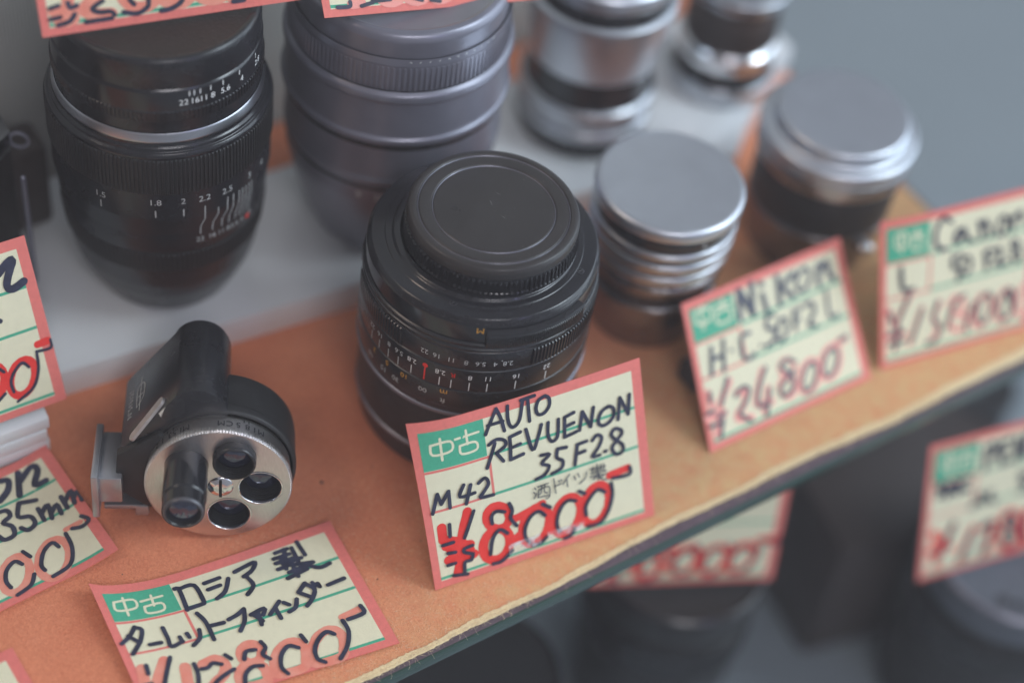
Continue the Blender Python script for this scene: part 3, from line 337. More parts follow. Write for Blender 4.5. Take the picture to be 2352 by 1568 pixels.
  'r':[(2.11,39.52,5.43,37.98,3.78,36.24,2.8,34.63,2.66,33.47,3.4,32.98,4.86,33.26,6.77,34.26,8.75,35.79,10.42,37.55,11.43,39.18,11.59,40.36,10.85,40.84,9.36,40.54,7.42,39.52,5.43),(2.15,49.38,4.48,47.68,2.7,45.74,1.65,43.94,1.53,42.63,2.36,42.05,3.98,42.32,6.08,43.41,8.24,45.09,10.05,47.04,11.14,48.87,11.28,50.21,10.44,50.79,8.78,50.49,6.65,49.38,4.48),(1.32,52.54,12.4,56.41,12.27)],
  'w':[],
 },
 'U1':{
  'b':[(1.07,2.6,6.24,4.53,6.64),(1.07,6.71,7,7.06,5.82,8.58,6.14),(1.07,2.29,3.79,4.54,4),(1.07,7.83,4.25,6.49,2.8,3.82,2.29),(1.07,14.42,6.34,11.82,4.9,13.38,3.89,15.83,3.72,16.6,2.83),(1.08,10.04,2.1,15.82,2.16),(1.09,18.68,3.12,21.76,2.39,24.21,3.56,24.66,5.1,25.18,7.78),(1.09,20.42,5.71,21.26,4.58),(1.1,27.22,2.2,29.65,2.45,32.15,3.8,33.14,6.65),(1.12,43.95,1.96,46.41,1.98),(1.09,28.89,5.88,27.5,7.45)],
  't':[],
  'r':[(2.66,3.36,5.45,8.2,5.2),(2.67,4.3,3.04,7.45,3.26),(2.66,6.96,8.55,6.04,2.78),(2.69,14.07,8.44,9.88,4.5,15.97,3.15),(2.73,26.93,6.61,26.31,5.11,25.01,4.02,23.29,3.55,21.51,3.81,20,4.74,19.08,6.15,18.91,7.75,19.54,9.24,20.82,10.33,22.52,10.79,24.3,10.54,25.81,9.63,26.75,8.23,26.93,6.61),(2.76,35.18,6.37,34.56,4.85,33.26,3.75,31.53,3.29,29.71,3.55,28.18,4.48,27.24,5.9,27.06,7.51,27.67,9.01,28.97,10.1,30.68,10.57,32.49,10.32,34.02,9.4,34.98,7.99,35.18,6.37),(2.78,43.53,6.12,42.92,4.59,41.61,3.48,39.86,3.02,38.02,3.28,36.47,4.22,35.5,5.64,35.3,7.27,35.91,8.78,37.22,9.88,38.95,10.35,40.78,10.1,42.34,9.17,43.32,7.75,43.53,6.12),(1.86,43.13,2.92,46.89,2.85)],
  'w':[],
 },
 'U2':{
  'b':[(0.95,3.64,2.23,6.67,2.17,7,3.31),(0.95,9.69,2.04,12.66,2.65),(0.96,12.72,2.96,17.27,3.06),(0.97,21.5,3.51,25.43,2.21),(0.98,27.73,2.1,30.04,1.63)],
  't':[],
  'r':[(2.38,7.37,2.7,9.85,2.88),(2.41,20.9,4.73,20.35,3.58,19.27,2.71,17.86,2.3,16.41,2.42,15.21,3.04,14.48,4.05,14.38,5.25,14.92,6.39,16,7.26,17.4,7.68,18.85,7.57,20.06,6.95,20.79,5.93,20.9,4.73),(2.44,27.57,4.6,27.02,3.44,25.92,2.57,24.49,2.15,23.03,2.27,21.81,2.9,21.07,3.92,20.97,5.12,21.52,6.27,22.61,7.14,24.03,7.57,25.5,7.46,26.72,6.83,27.46,5.81,27.57,4.6),(2.45,33.9,4.5,33.34,3.34,32.23,2.46,30.79,2.04,29.31,2.16,28.07,2.79,27.33,3.81,27.23,5.02,27.78,6.18,28.88,7.06,30.32,7.48,31.8,7.37,33.05,6.74,33.79,5.72,33.9,4.5)],
  'w':[],
 },
}
# ================================================================ the shelf and the room behind
EDGE_NOISE = [(rnd.uniform(700, 9000), rnd.uniform(0.00001, 0.00004), rnd.uniform(0, 6)) for _ in range(14)]
def build_setting():
    mb = MB(); mb.add([(-1.2, -0.6, -0.15), (1.6, -0.6, -0.15), (1.6, 1.6, -0.15), (-1.2, 1.6, -0.15)], [(0, 1, 2, 3)], 'floor', False)
    struct(mb.build('floor'))
    mb = MB(); box(mb, -500, 152, 108, 114, -150, 330, 'wall', 1.0)
    o = mb.build('cloth_wall'); tag(o, 'grey woven cloth panel standing upright behind the lenses', 'wall panel')
    mb = MB(); mb.add([(-1.2, 1.2, -0.15), (1.6, 1.2, -0.15), (1.6, 1.2, 0.9), (-1.2, 1.2, 0.9)], [(0, 1, 2, 3)], 'far', False)
    struct(mb.build('far_wall'))
    # glass shelf : top sheet and green front edge
    t = empty('glass_shelf', (0, -0.0742, -0.0054)); tag(t, 'thick glass shelf with a dark green polished front edge', 'shelf')
    mb = MB(); box(mb, -330, 144.6, 0.6, 181, 0, 4.1, 'glass_top', 0.25); mb.build('shelf_plate', t)
    mb = MB(); box(mb, -330, 144.9, 0, 0.7, -0.15, 4.0, 'glass_edge', 0.22)
    mb.build('front_edge', t)
    mb = MB()
    for k in range(0):      # chips on the top arris of the glass
        x = rnd.choice([-51, -3, -1, 1, 26, 27]) + rnd.gauss(0, 2.2); s = rnd.uniform(0.15, 0.6)
        mb.add([Vector((x + rnd.uniform(-s, s), -0.03 + rnd.uniform(-0.05, 0.0) , 3.95 + rnd.uniform(-s, s * 0.4))) * MM for _ in range(4)] , [(0, 1, 2), (0, 2, 3), (0, 3, 1)], 'chrome', False)
    # felt
    nx, ny = 300, 120; vs = []; fs = []; x0, x1, y1 = -0.33, 0.1425, 0.106
    def edge(x):
        e = -0.0716 + 0.0007 * sin(x * 40 + 1.0) + 0.0003 * sin(x * 117 + 2) + 0.0001 * sin(x * 390) + (0.0007 if x > 0.05 else 0.0007 * max(0, (x + 0.02) / 0.07))
        for q, (fr, am, ph) in enumerate(EDGE_NOISE): e += am * sin(x * fr + ph)
        return e
    for j in range(ny + 1):
        for i in range(nx + 1):
            x = x0 + (x1 - x0) * i / nx; e = edge(x); t_ = (j / ny) ** 1.5; y = e + (y1 - e) * t_
            z = -0.00004 + 0.00018 * sin(x * 60 + y * 25) * sin(y * 70 + x * 31) - 0.00018
            if j == 0: z -= 0.0005
            vs.append((x, y, z))
    for j in range(ny):
        for i in range(nx):
            a = j * (nx + 1) + i; fs.append((a, a + 1, a + nx + 2, a + nx + 1))
    mb = MB(); mb.add(vs, fs, 'felt')
    # cut edge band, front
    vv = []; ff = []
    n2 = 700
    for i in range(n2 + 1):
        x = x0 + (x1 - x0) * i / n2; e = edge(x); w = 0.0008 + 0.0002 * sin(x * 210) + 0.0003 * rnd.random() + max(0, x) * 0.010
        vv += [(x, e - 0.0001, -0.00125), (x, e - 0.0004 - 0.0002 * rnd.random(), -0.0004), (x, e + 0.0002, 0.00005), (x, e + w, 0.00006)]
    for i in range(n2):
        for q in range(3): a = i * 4 + q; ff.append((a, a + 4, a + 5, a + 1))
    mb.add(vv, ff, 'felt_edge')
    fo = mb.build('felt_cloth'); tag(fo, 'orange felt cloth with frayed pale front edge covering the glass shelf', 'felt cloth')
    SPOT = (-0.0689, -0.0179)
    # loose fibres of the edge
    fb = MB()
    def fibre(x, y, z, ln, az, lift):
        p = Vector((x, y, z)); d = Vector((cos(az), sin(az), lift)).normalized(); pts = [p.copy()]
        for _ in range(4):
            d = (d + Vector((rnd.gauss(0, .35), rnd.gauss(0, .35), rnd.gauss(0, .3) - .05))).normalized(); p = p + d * ln / 4; p.z = max(p.z, -0.0012 if p.y < edge(p.x) else 0.00002); pts.append(p.copy())
        w = 0.000018
        v = []
        for q in pts: v += [q + Vector((0, 0, w)), q + Vector((w, -w, -w)), q + Vector((-w, -w, -w))]
        f = []
        for k in range(4):
            for c in range(3): f.append((k * 3 + c, k * 3 + (c + 1) % 3, k * 3 + 3 + (c + 1) % 3, k * 3 + 3 + c))
        fb.add(v, f, 'fibre')
    for k in range(5200):
        x = rnd.uniform(-0.10, 0.10); e = edge(x)
        fibre(x, e + abs(rnd.gauss(0, 0.0005)), -rnd.uniform(0, 0.0009), rnd.uniform(0.0004, 0.0014) * (1.0 if rnd.random() < .93 else 2.4), rnd.uniform(-pi, 0), rnd.uniform(-.2, .5))
    for k in range(6500):
        x = rnd.uniform(-0.10, 0.06); y = edge(x) + rnd.random() ** 1.5 * 0.05
        fibre(x, y, 0.0, rnd.uniform(0.0004, 0.0011), rnd.uniform(-pi, pi), rnd.uniform(0, .5))
    for k in range(60):          # specks of dirt lying on the cloth
        x, y = rnd.uniform(-0.15, 0.1), rnd.uniform(-0.06, 0.02); r = rnd.uniform(0.00006, 0.00022) if k else 0.0005
        if k == 0: x, y = SPOT
        n = 7; fb.add([(x + r * cos(2 * pi * q / n) * rnd.uniform(.6, 1.2), y + r * sin(2 * pi * q / n) * rnd.uniform(.6, 1.2), 0.00012) for q in range(n)], [list(range(n))], 'brown', False)
    f = fb.build('fibre', fo); f['kind'] = 'stuff'
    # white paper-covered step under the back row
    t = MB(); prism(t, [(-300, 52), (-113, 37.5), (-30, 30.6), (41, 33.6), (96, 25.5), (104, 33), (128, 49), (143.5, 58), (143.5, 88), (60, 84), (-30, 80), (-62, 84), (-75, 104), (-300, 104)], -1.2, 9.0, 'white_paper', 0.35)
    o = t.build('display_step'); tag(o, 'low white paper covered step under the back row of lenses', 'display step')
build_setting()
# ================================================================ price tags
def smooth_line(p):
    if len(p) < 3: return p
    out = []
    for i in range(len(p) - 1):
        a = p[max(0, i - 1)]; b = p[i]; c = p[i + 1]; d = p[min(len(p) - 1, i + 2)]
        for k in range(4):
            t = k / 4; out.append(tuple(0.5 * (2 * b[q] + (c[q] - a[q]) * t + (2 * a[q] - 5 * b[q] + 4 * c[q] - d[q]) * t * t + (3 * b[q] - a[q] - 3 * c[q] + d[q]) * t ** 3) for q in (0, 1)))
    out.append(p[-1]); return out
def ribbon(pts, w, rough=0.05):
    """flat brush stroke with round ends -> verts, faces, running index per vert"""
    p = smooth_line(pts)
    q = [p[0]]
    for a in p[1:]:
        if hypot(a[0] - q[-1][0], a[1] - q[-1][1]) > w * 0.12: q.append(a)
    if len(q) == 1: q.append((q[0][0] + w * 0.2, q[0][1]))
    def dr(a, b):
        l = hypot(b[0] - a[0], b[1] - a[1]) or 1; return ((b[0] - a[0]) / l, (b[1] - a[1]) / l)
    rows = []
    h = w / 2
    d = dr(q[0], q[1])
    for t, s in ((-0.98, .2), (-0.85, .53), (-0.5, .87)): rows.append(((q[0][0] + d[0] * h * t, q[0][1] + d[1] * h * t), d, h * s))
    for i, a in enumerate(q):
        d = dr(q[max(0, i - 1)], q[min(len(q) - 1, i + 1)]); rows.append((a, d, h * (1 + rnd.uniform(-rough, rough))))
    d = dr(q[-2], q[-1])
    for t, s in ((0.5, .87), (0.85, .53), (0.98, .2)): rows.append(((q[-1][0] + d[0] * h * t, q[-1][1] + d[1] * h * t), d, h * s))
    v = []; f = []
    for c, d, hh in rows: v += [(c[0] - d[1] * hh, c[1] + d[0] * hh), (c[0] + d[1] * hh, c[1] - d[0] * hh)]
    for i in range(len(rows) - 1): f.append((2 * i, 2 * i + 1, 2 * i + 3, 2 * i + 2))
    return v, f
def price_tag(key, label, red='ink_pink', curl=None, sag=0.0, inks=None, group='handwritten price cards', tape=None, cream='tag_cream'):
    (ox, oy, oz), u, v, Wd, Hd = TAGS[key]; O = Vector((ox, oy, oz)); U = Vector(u).normalized(); V = Vector(v).normalized(); N = U.cross(V).normalized()
    Wm, Hm = Wd * 1000, Hd * 1000; cf = curl or (lambda a, b: 0.0)
    def P(a, b, h): return (U * a + V * b + N * (h + cf(a / Wm, b / Hm))) * MM
    def sg(a, b): return b - sag * sin(pi * min(1, max(0, a / Wm)) ** 0.62) * (b / Hm)
    mb = MB()
    def sheet(x0, x1, y0, y1, h, m, nx=16, ny=8, back=None, warp=True):
        vs = []; fs = []
        for j in range(ny + 1):
            for i in range(nx + 1):
                a = x0 + (x1 - x0) * i / nx; b = y0 + (y1 - y0) * j / ny; vs.append(P(a, sg(a, b) if warp else b, h))
        for j in range(ny):
            for i in range(nx): k = j * (nx + 1) + i; fs.append((k, k + 1, k + nx + 2, k + nx + 1))
        mb.add(vs, fs, m)
        return vs
    # the card itself: front, back and edges
    nx, ny = 24, 14
    fr = sheet(0, Wm, 0, Hm, 0, 'tag_red', nx, ny); bk = []
    for j in range(ny + 1):
        for i in range(nx + 1): a = Wm * i / nx; bk.append(P(a, sg(a, Hm * j / ny), -0.28))
    fs = []
    for j in range(ny):
        for i in range(nx): k = j * (nx + 1) + i; fs.append((k + 1, k, k + nx + 1, k + nx + 2))
    mb.add(bk, fs, cream)
    per = [i for i in range(nx + 1)] + [(j + 1) * (nx + 1) + nx for j in range(ny)] + [ny * (nx + 1) + i for i in range(nx - 1, -1, -1)] + [j * (nx + 1) for j in range(ny - 1, 0, -1)]
    ev = [fr[k] for k in per] + [bk[k] for k in per]; n = len(per)
    mb.add(ev, [(k, n + k, n + (k + 1) % n, (k + 1) % n) for k in range(n)], 'tag_red', False)
    s = Wm / 60; xg = 17.5 * s; gl = 0.75; y1, y2, y3 = Hm * .708, Hm * .463, Hm * .05; xi0, xi1, yt, yb = 1.9 * s, Wm - 2.7 * s, Hm - 2.6 * s, 1.9 * s
    sheet(xi0, xi1, yb, yt, 0.03, cream)
    sheet(xi0, xg, Hm * .716, yt, 0.06, 'tag_green', 8, 4)
    sheet(xg + .8, xi1, y1, y1 + gl, 0.06, 'tag_green', 14, 1); sheet(xg + .8, xi1, y2, y2 + gl, 0.06, 'tag_green', 14, 1); sheet(xi0, xi1, y3, y3 + gl, 0.06, 'tag_green', 16, 1)
    sheet(xi0, xg + .1, Hm * .716 - .75, Hm * .716 - .12, 0.06, 'tag_red', 8, 1); sheet(xg + .12, xg + .78, y2, Hm * .716 - .12, 0.065, 'tag_red', 1, 6); sheet(xi0, xg + .1, y2, y2 + .62, 0.06, 'tag_red', 8, 1)
    ink = inks if inks is not None else INK.get(key, {})
    lvl = {'w': (0.09, cream), 'r': (0.10, red), 't': (0.45, 'ink'), 'b': (0.22, 'ink')}
    for kind in ('w', 'r', 'b', 't'):
        h, m = lvl[kind]
        for st in ink.get(kind, []):
            w = st[0]; pts = [(st[i], st[i + 1]) for i in range(1, len(st) - 1, 2)]
            pts = [p for p in pts if -0.3 < p[0] < Wm + 0.8 and 0.4 < p[1] < Hm - 0.2]
            if len(pts) < 1 or (len(pts) < 2 and len(st) > 5): continue
            vs, fs = ribbon(pts, w, 0.02 if kind in 'wt' else 0.06)
            k = len(vs)
            mb.add([P(min(max(a, .05), Wm - .05), b, h + 0.006 * i / k) for i, (a, b) in enumerate(vs)], fs, m, False); h += 0.0035
    o = mb.build('price_card', None, O, 60); tag(o, label, 'price card', group)
    if tape:
        tb = MB()
        for a0, b0, a1, b1, w in tape:
            vs = []
            for t in range(13):
                a = a0 + (a1 - a0) * t / 12; b = b0 + (b1 - b0) * t / 12
                vs += [P(a, b + rnd.uniform(-.08, .08), 0.75), P(a, b + w + rnd.uniform(-.1, .1), 0.75)]
            tb.add(vs, [(2 * t, 2 * t + 2, 2 * t + 3, 2 * t + 1) for t in range(12)], 'tape')
        x = tb.build('sticky_tape', o)
    return o
price_tag('main', 'price card reading AUTO REVUENON 35 F2.8 M42 with bold red 8000 yen', 'ink_red', curl=lambda a, b: -3.0 * max(0, (0.2 - a) / 0.2) ** 2 * b ** 2 - 0.9 * a * a * b + 0.5 * sin(pi * a) * b, tape=[(20.2, 3.3, 29.0, 3.6, 2.9), (31.0, 3.9, 41.3, 3.6, 2.3)])
price_tag('finder', 'price card with Japanese katakana writing lying on the felt below the turret finder', 'ink_pink', curl=lambda a, b: 3.0 * max(0, (0.3 - a) / 0.3) ** 2 * b, sag=2.2)
price_tag('nikon', 'price card reading Nikon H.C 50 F2 L leaning before the silver capped chrome lens', 'ink_faint', curl=lambda a, b: -1.5 * a * a * b)
price_tag('canon', 'price card reading Canon 50 with letter L at the right end of the shelf', 'ink_faint', curl=lambda a, b: -2.0 * max(0, (0.3 - a) / 0.3) ** 2 * b)
price_tag('L1', 'price card leaning before the camera, a big letter n and red zeros showing', 'ink_red')
price_tag('L2', 'price card reading 35mm lying at the left edge below the white paper stack', 'ink_pink', curl=lambda a, b: 1.6 * max(0, (a - 0.8) / 0.2) ** 2)
price_tag('L3', 'blank corner of a price card in the bottom left of the shelf')
price_tag('U1', 'price card standing on the leather cap of the tall black lens', 'ink_pink')
price_tag('U2', 'price card standing on the slate grey tall lens', 'ink_faint')
price_tag('PEN', 'price card lettered PENTAX standing on the ribbed black cap of the lower shelf', 'ink_red')
lowink = {'r': [s for s in INK['main']['r']], 'b': [s for s in INK['main']['b'] if max(s[2::2]) < 21]}
price_tag('LOW', 'price card with red figures half hidden below the glass shelf edge', 'ink_red', inks=lowink)
# ================================================================ main lens
def main_lens():
    t = empty('camera_lens', (-0.0222, -0.0100, 0.0002)); tag(t, 'black camera lens with a black ribbed cap, behind the 8000 yen card', 'camera lens', 'camera lenses for sale')
    mb = MB(); lathe(mb, [(0, 0), (26.5, 0), (27.6, 1.2), (27.9, 8.2)], 'black'); lathe(mb, [(27.9, 8.1), (28.7, 8.4), (28.7, 9.4), (28.0, 9.7)], 'gunmetal', rad=.15); mb.build('front_rim', t)
    mb = MB(); lathe(mb, [(28.0, 9.6), (28.5, 10.0), (28.5, 25.6), (28.2, 26.0)], 'grip')
    mb.build('focus_grip', t)
    mb = MB(); lathe(mb, [(28.2, 25.8), (29.25, 26.0), (29.25, 26.9), (28.9, 27.1)], 'gunmetal', rad=.15)
    lathe(mb, [(28.9, 27.1), (29.0, 29.0), (29.15, 29.3), (29.15, 35.6), (28.6, 35.8)], 'black')
    for s, a, z, m in (('5', -169.1, 34.1, 'yellow_mark'), ('15', -171.2, 31.0, 'dim_mark'), ('30', -162.8, 31.0, 'dim_mark'), ('10', -157.9, 34.1, 'yellow_mark'), ('m', -136.9, 34.2, 'yellow_mark'), ('ft', -137.0, 31.0, 'dim_mark'), ('3', -179, 34.1, 'yellow_mark'), ('10', 178, 31, 'dim_mark')):
        ctext(mb, s, 2.3 if s != 'm' else 2.7, a, z, 29.15, m, True)
    ctext(mb, '8', 2.9, 0, 0, 29.15, 'dim_mark') if False else None
    # infinity sign drawn as a stroke
    pts = [(-147.4 + 1.9 * cos(q), 32.6 + 0.62 * sin(2 * q)) for q in [2 * pi * k / 28 for k in range(29)]]
    v, f = ribbon([(radians(a) * 29.19, z) for a, z in pts], 0.24, 0)
    mb.add([(29.19 * cos(x / 29.19) * MM, 29.19 * sin(x / 29.19) * MM, z * MM) for x, z in v], f, 'dim_mark', False)
    mb.build('distance_ring', t)
    mb = MB(); lathe(mb, [(28.6, 35.7), (29.05, 35.9), (29.05, 43.2), (28.7, 43.4)], 'black')
    for s, a in (('22', -183), ('16', -176.0), ('5.6', -162.4), ('2.8', -154.6), ('2.8', -139.7), ('8', -125.3), ('11', -116.8), ('16', -103.0), ('22', -86.6), ('8', -169.0)):
        ctext(mb, s, 2.2, a, 41.0, 29.05, 'white_mark' if a > -160 else 'dim_mark', True); ctick(mb, a, 36.3, 39.2, 29.05, 'white_mark' if a > -160 else 'dim_mark', 0.26)
    ctext(mb, 'R', 2.2, -133.4, 41.0, 29.05, 'red_mark', True); ctick(mb, -134.0, 36.3, 39.2, 29.05, 'white_mark', 0.22)
    ctick(mb, -147.4, 36.3, 41.4, 29.05, 'red_mark', 0.42)
    mb.add([((29.12) * cos(radians(-147.4) + 0.72 * cos(q) / 29) * MM, 29.12 * sin(radians(-147.4) + 0.72 * cos(q) / 29) * MM, (41.5 + 0.72 * sin(q)) * MM) for q in [2 * pi * k / 16 for k in range(16)]], [list(range(16))], 'red_mark', False)
    mb.build('depth_scale', t)
    mb = MB(); lathe(mb, [(28.6, 43.3), (28.85, 43.6), (28.85, 49.6), (28.5, 49.9)], 'black')
    for s, a in (('22', -148.8), ('16', -142.4), ('11', -135.3), ('8', -128.1), ('5.6', -121.3), ('4', -114.3), ('2.8', -108.2)):
        ctext(mb, s, 2.15, a, 46.1, 28.85, 'dim_mark', True)
    ctick(mb, -111.3, 47.0, 47.3, 28.85, 'dim_mark', 0.3)
    for a0, a1 in ((-96, -20), (-205, -161), (10, 70), (100, 140)): knurl(mb, 29.35, 29.35, 43.7, 49.6, 'black', int(abs(a1 - a0) / 2.0), 0.42, a0, a1)
    mb.build('aperture_ring', t)
    mb = MB(); lathe(mb, [(28.4, 49.8), (28.95, 50.1), (28.95, 50.9), (28.55, 51.1), (28.55, 51.7), (28.9, 51.9), (28.9, 52.6), (28.4, 52.9)], 'black', rad=.15)
    knurl(mb, 29.15, 29.15, 50.0, 51.0, 'black_gloss', 200, 0.25, -95, 60)
    for a0, a1 in ((-170, -128), (-100, -40)):                       # bare metal where the black has worn off the ridge
        for q in range(18):
            a = rnd.uniform(a0, a1); ctick(mb, a, 52.55, 52.62, 28.92, 'worn', rnd.uniform(.5, 3.0))
    mb.build('ridge_ring', t)
    mb = MB(); lathe(mb, [(28.3, 52.8), (28.35, 58.4), (27.3, 60.2), (24.2, 60.35), (23.9, 60.6), (22.4, 60.6), (22.0, 61.3), (20.5, 61.3)], 'black_gloss', rad=.3)
    ctext(mb, 'M', 2.6, -123.6, 57.3, 28.4, 'yellow_mark', True)
    for (x, y) in ((-18.5, -15.6), (14.1, -20.6), (17, 17)):
        disc(mb, x, y, 60.42, 0.95, 'worn'); disc(mb, x, y, 60.46, 0.75, 'black'); 
        mb.add([((x - .6) * MM, (y - .1) * MM, .0605), ((x + .6) * MM, (y - .1) * MM, .0605), ((x + .6) * MM, (y + .1) * MM, .0605), ((x - .6) * MM, (y + .1) * MM, .0605)], [(0, 1, 2, 3)], 'worn', False)
    for q in range(60):
        a = rnd.uniform(-175, -20); ctick(mb, a, 59.12, 59.2, 28.06, 'worn', rnd.uniform(.1, 1.3))
    mb.build('rear_flange', t)
    # auto / manual lever hugging the barrel
    mb = MB(); n = 40; a0, a1 = -120.6, -69.0; prof = [(28.3, 52.9), (29.9, 53.1), (30.1, 53.6), (30.1, 57.0), (29.8, 57.6), (28.4, 57.8)]
    vs = []; fs = []
    for i in range(n + 1):
        a = radians(a0 + (a1 - a0) * i / n)
        for r, z in prof: vs.append((r * cos(a) * MM, r * sin(a) * MM, z * MM))
    for i in range(n):
        for q in range(5): k = i * 6 + q; fs.append((k, k + 6, k + 7, k + 1))
    fs += [list(range(5, -1, -1)), [n * 6 + q for q in range(6)]]
    mb.add(vs, fs, 'black', False); knurl(mb, 30.45, 30.45, 53.5, 57.1, 'black', 46, 0.4, a0 + 1.2, a1 - 0.8)
    mb.build('mode_lever', t)
    # rear cap
    cx, cy = 1.1, -0.7
    mb = MB()
    lathe(mb, [(21.1, 61.2), (21.1, 61.9), (20.7, 62.2), (20.7, 66.6)], 'black_gloss', cx=cx, cy=cy)
    lathe(mb, [(20.7, 66.4), (20.75, 68.3), (20.2, 69.3), (19.4, 69.6), (18.55, 69.6), (18.35, 69.2), (18.0, 69.2), (17.8, 69.55), (15.1, 69.45), (14.9, 69.15), (14.55, 69.15), (14.35, 69.35), (0, 69.25)], 'cap_plastic', cx=cx, cy=cy, rad=.15, seg=160)
    for rr, zz in ((18.2, 69.32), (14.7, 69.27)): lathe(mb, [(rr - .12, zz - .1), (rr, zz + .08), (rr + .12, zz - .1)], 'gunmetal', cx=cx, cy=cy, rad=.02, seg=160)  # light caught by the grooves, put in as paler beads
    k0 = len(mb.v); knurl(mb, 21.25, 21.05, 61.3, 65.9, 'black_gloss', 104, 0.55)
    mb.v[k0:] = [(x + cx * MM, y + cy * MM, z) for x, y, z in mb.v[k0:]]
    for q in range(70):                                             # hairline scratches and lint on the cap
        a = rnd.uniform(0, 2 * pi); r = 14 * math.sqrt(rnd.random()); x, y = cx + r * cos(a), cy + r * sin(a); b = rnd.uniform(0, pi); l = rnd.choice([.1, .15, .2, .9]); w = .025
        mb.add([((x + l * cos(b)) * MM, (y + l * sin(b)) * MM, .0693), ((x - w * sin(b)) * MM, (y + w * cos(b)) * MM, .0693), ((x - l * cos(b)) * MM, (y - l * sin(b)) * MM, .0693), ((x + w * sin(b)) * MM, (y - w * cos(b)) * MM, .0693)], [(0, 1, 2, 3)], 'dim_mark' if rnd.random() < .4 else 'worn', False)
    mb.build('rear_cap', t)
main_lens()
# ================================================================ tall black lens with leather cap
def tall_lens():
    t = empty('camera_lens', (-0.0735, 0.0605, 0.0)); tag(t, 'tall black lens under a leather topped cap, a chrome band round its waist', 'camera lens', 'camera lenses for sale')
    mb = MB(); lathe(mb, [(0, 9.05), (16.6, 9.05), (18.2, 10.5), (20.4, 15), (22.6, 20), (24.0, 25), (24.8, 31.5)], 'black'); mb.build('mount', t)
    mb = MB(); lathe(mb, [(24.6, 31.3), (25.0, 31.7), (25.7, 38.5), (25.7, 39)], 'black_matt'); knurl(mb, 25.35, 26.05, 31.6, 38.6, 'black_matt', 130, 0.4); mb.build('aperture_grip', t)
    mb = MB(); lathe(mb, [(25.5, 38.9), (25.9, 39.4), (26.3, 46), (27.15, 52), (27.15, 60.6)], 'black')
    for s, a, z in (('1.5', -147.6, 57.2), ('1.8', -118.6, 57.9), ('2', -104.4, 57.9), ('2.2', -93.1, 57.5), ('2.5', -79.8, 57.2), ('3', -63.9, 57.2), ('4', -52, 57.0)):
        ctext(mb, s, 2.6, a, z, 27.15, 'dim_mark')
        if s in ('1.5', '1.8', '2'): ctick(mb, a, 53.0, 55.3, 27.15, 'dim_mark', 0.3)
    for a, b, s in ((-93.1, -95.3, '22'), (-85.5, -88.3, '16'), (-79.8, -82.6, '11'), (-76, -78.0, '8'), (-72.0, -73.5, '5.6'), (-69.5, -70.5, ''), (-67, -68.0, '4'), (-64.4, -65, ''), (-62, -62.5, '2.8')):
        ctick(mb, b, 45.0, 48.0, 26.35, 'dim_mark', 0.24, 26.65, b); ctick(mb, b, 48.0, 50.5, 26.7, 'dim_mark', 0.24, 27.0, a); ctick(mb, a, 50.5, 55.0 if a not in (-85.5,) else 53, 27.05, 'dim_mark', 0.24, 27.2, a)
        if s: ctext(mb, s, 2.2, b, 42.9, 26.15, 'dim_mark')
    mb.add([((26.3) * cos(radians(-63.3) + .8 * cos(q) / 26.3) * MM, 26.3 * sin(radians(-63.3) + .8 * cos(q) / 26.3) * MM, (42.6 + .8 * sin(q)) * MM) for q in [2 * pi * k / 12 for k in range(12)]], [list(range(12))], 'red_mark', False)
    mb.build('barrel', t)
    mb = MB(); lathe(mb, [(27.0, 60.4), (27.3, 60.8), (27.3, 71.3), (27.0, 71.8)], 'black_matt'); knurl(mb, 27.65, 27.65, 60.8, 71.8, 'black_matt', 170, 0.38); mb.build('focus_grip', t)
    mb = MB(); lathe(mb, [(27.2, 71.6), (27.3, 72.6), (26.9, 73.4), (26.3, 73.6), (26.2, 74.4), (25.7, 74.8), (25.6, 75.6)], 'black_gloss', rad=.2); mb.build('front_ring', t)
    mb = MB(); lathe(mb, [(25.5, 75.5), (25.6, 76.0), (25.1, 77.9), (24.9, 78.2)], 'chrome', rad=.2); mb.build('chrome_band', t)
    mb = MB(); lathe(mb, [(24.7, 78.1), (24.7, 81.8), (25.1, 82)], 'black'); lathe(mb, [(25.1, 84.6), (25.0, 85), (24.95, 90.6), (24.4, 91.2)], 'black_gloss'); knurl(mb, 25.35, 25.35, 81.8, 85.0, 'black', 150, 0.35)
    for s, a in (('22', -101.6), ('16', -95.5), ('11', -90.4), ('8', -85.0), ('5.6', -76.8), ('4', -64.4), ('2.8', -47.4)):
        ctext(mb, s, 2.35, a, 87.2, 24.97, 'white_mark')
    for a in (-98.4, -95.8, -92.4, -86.3, -78.5, -66.5, -50): ctick(mb, a, 88.9, 90.4, 24.97, 'white_mark', 0.22)
    mb.build('aperture_ring', t)
    mb = MB(); lathe(mb, [(24.3, 91.0), (24.7, 91.3), (24.6, 98.4), (24.1, 99.3), (23.4, 99.6), (22.6, 99.5)], 'black', rad=.35)
    for q in range(55): ctick(mb, rnd.uniform(-150, -60), 98.7, 98.85, 24.5, 'worn', rnd.uniform(.2, 1.6))
    lathe(mb, [(22.9, 99.5), (22.4, 99.35), (0, 99.35)], 'leather', rad=.1)
    mb.build('lens_cap', t)
tall_lens()
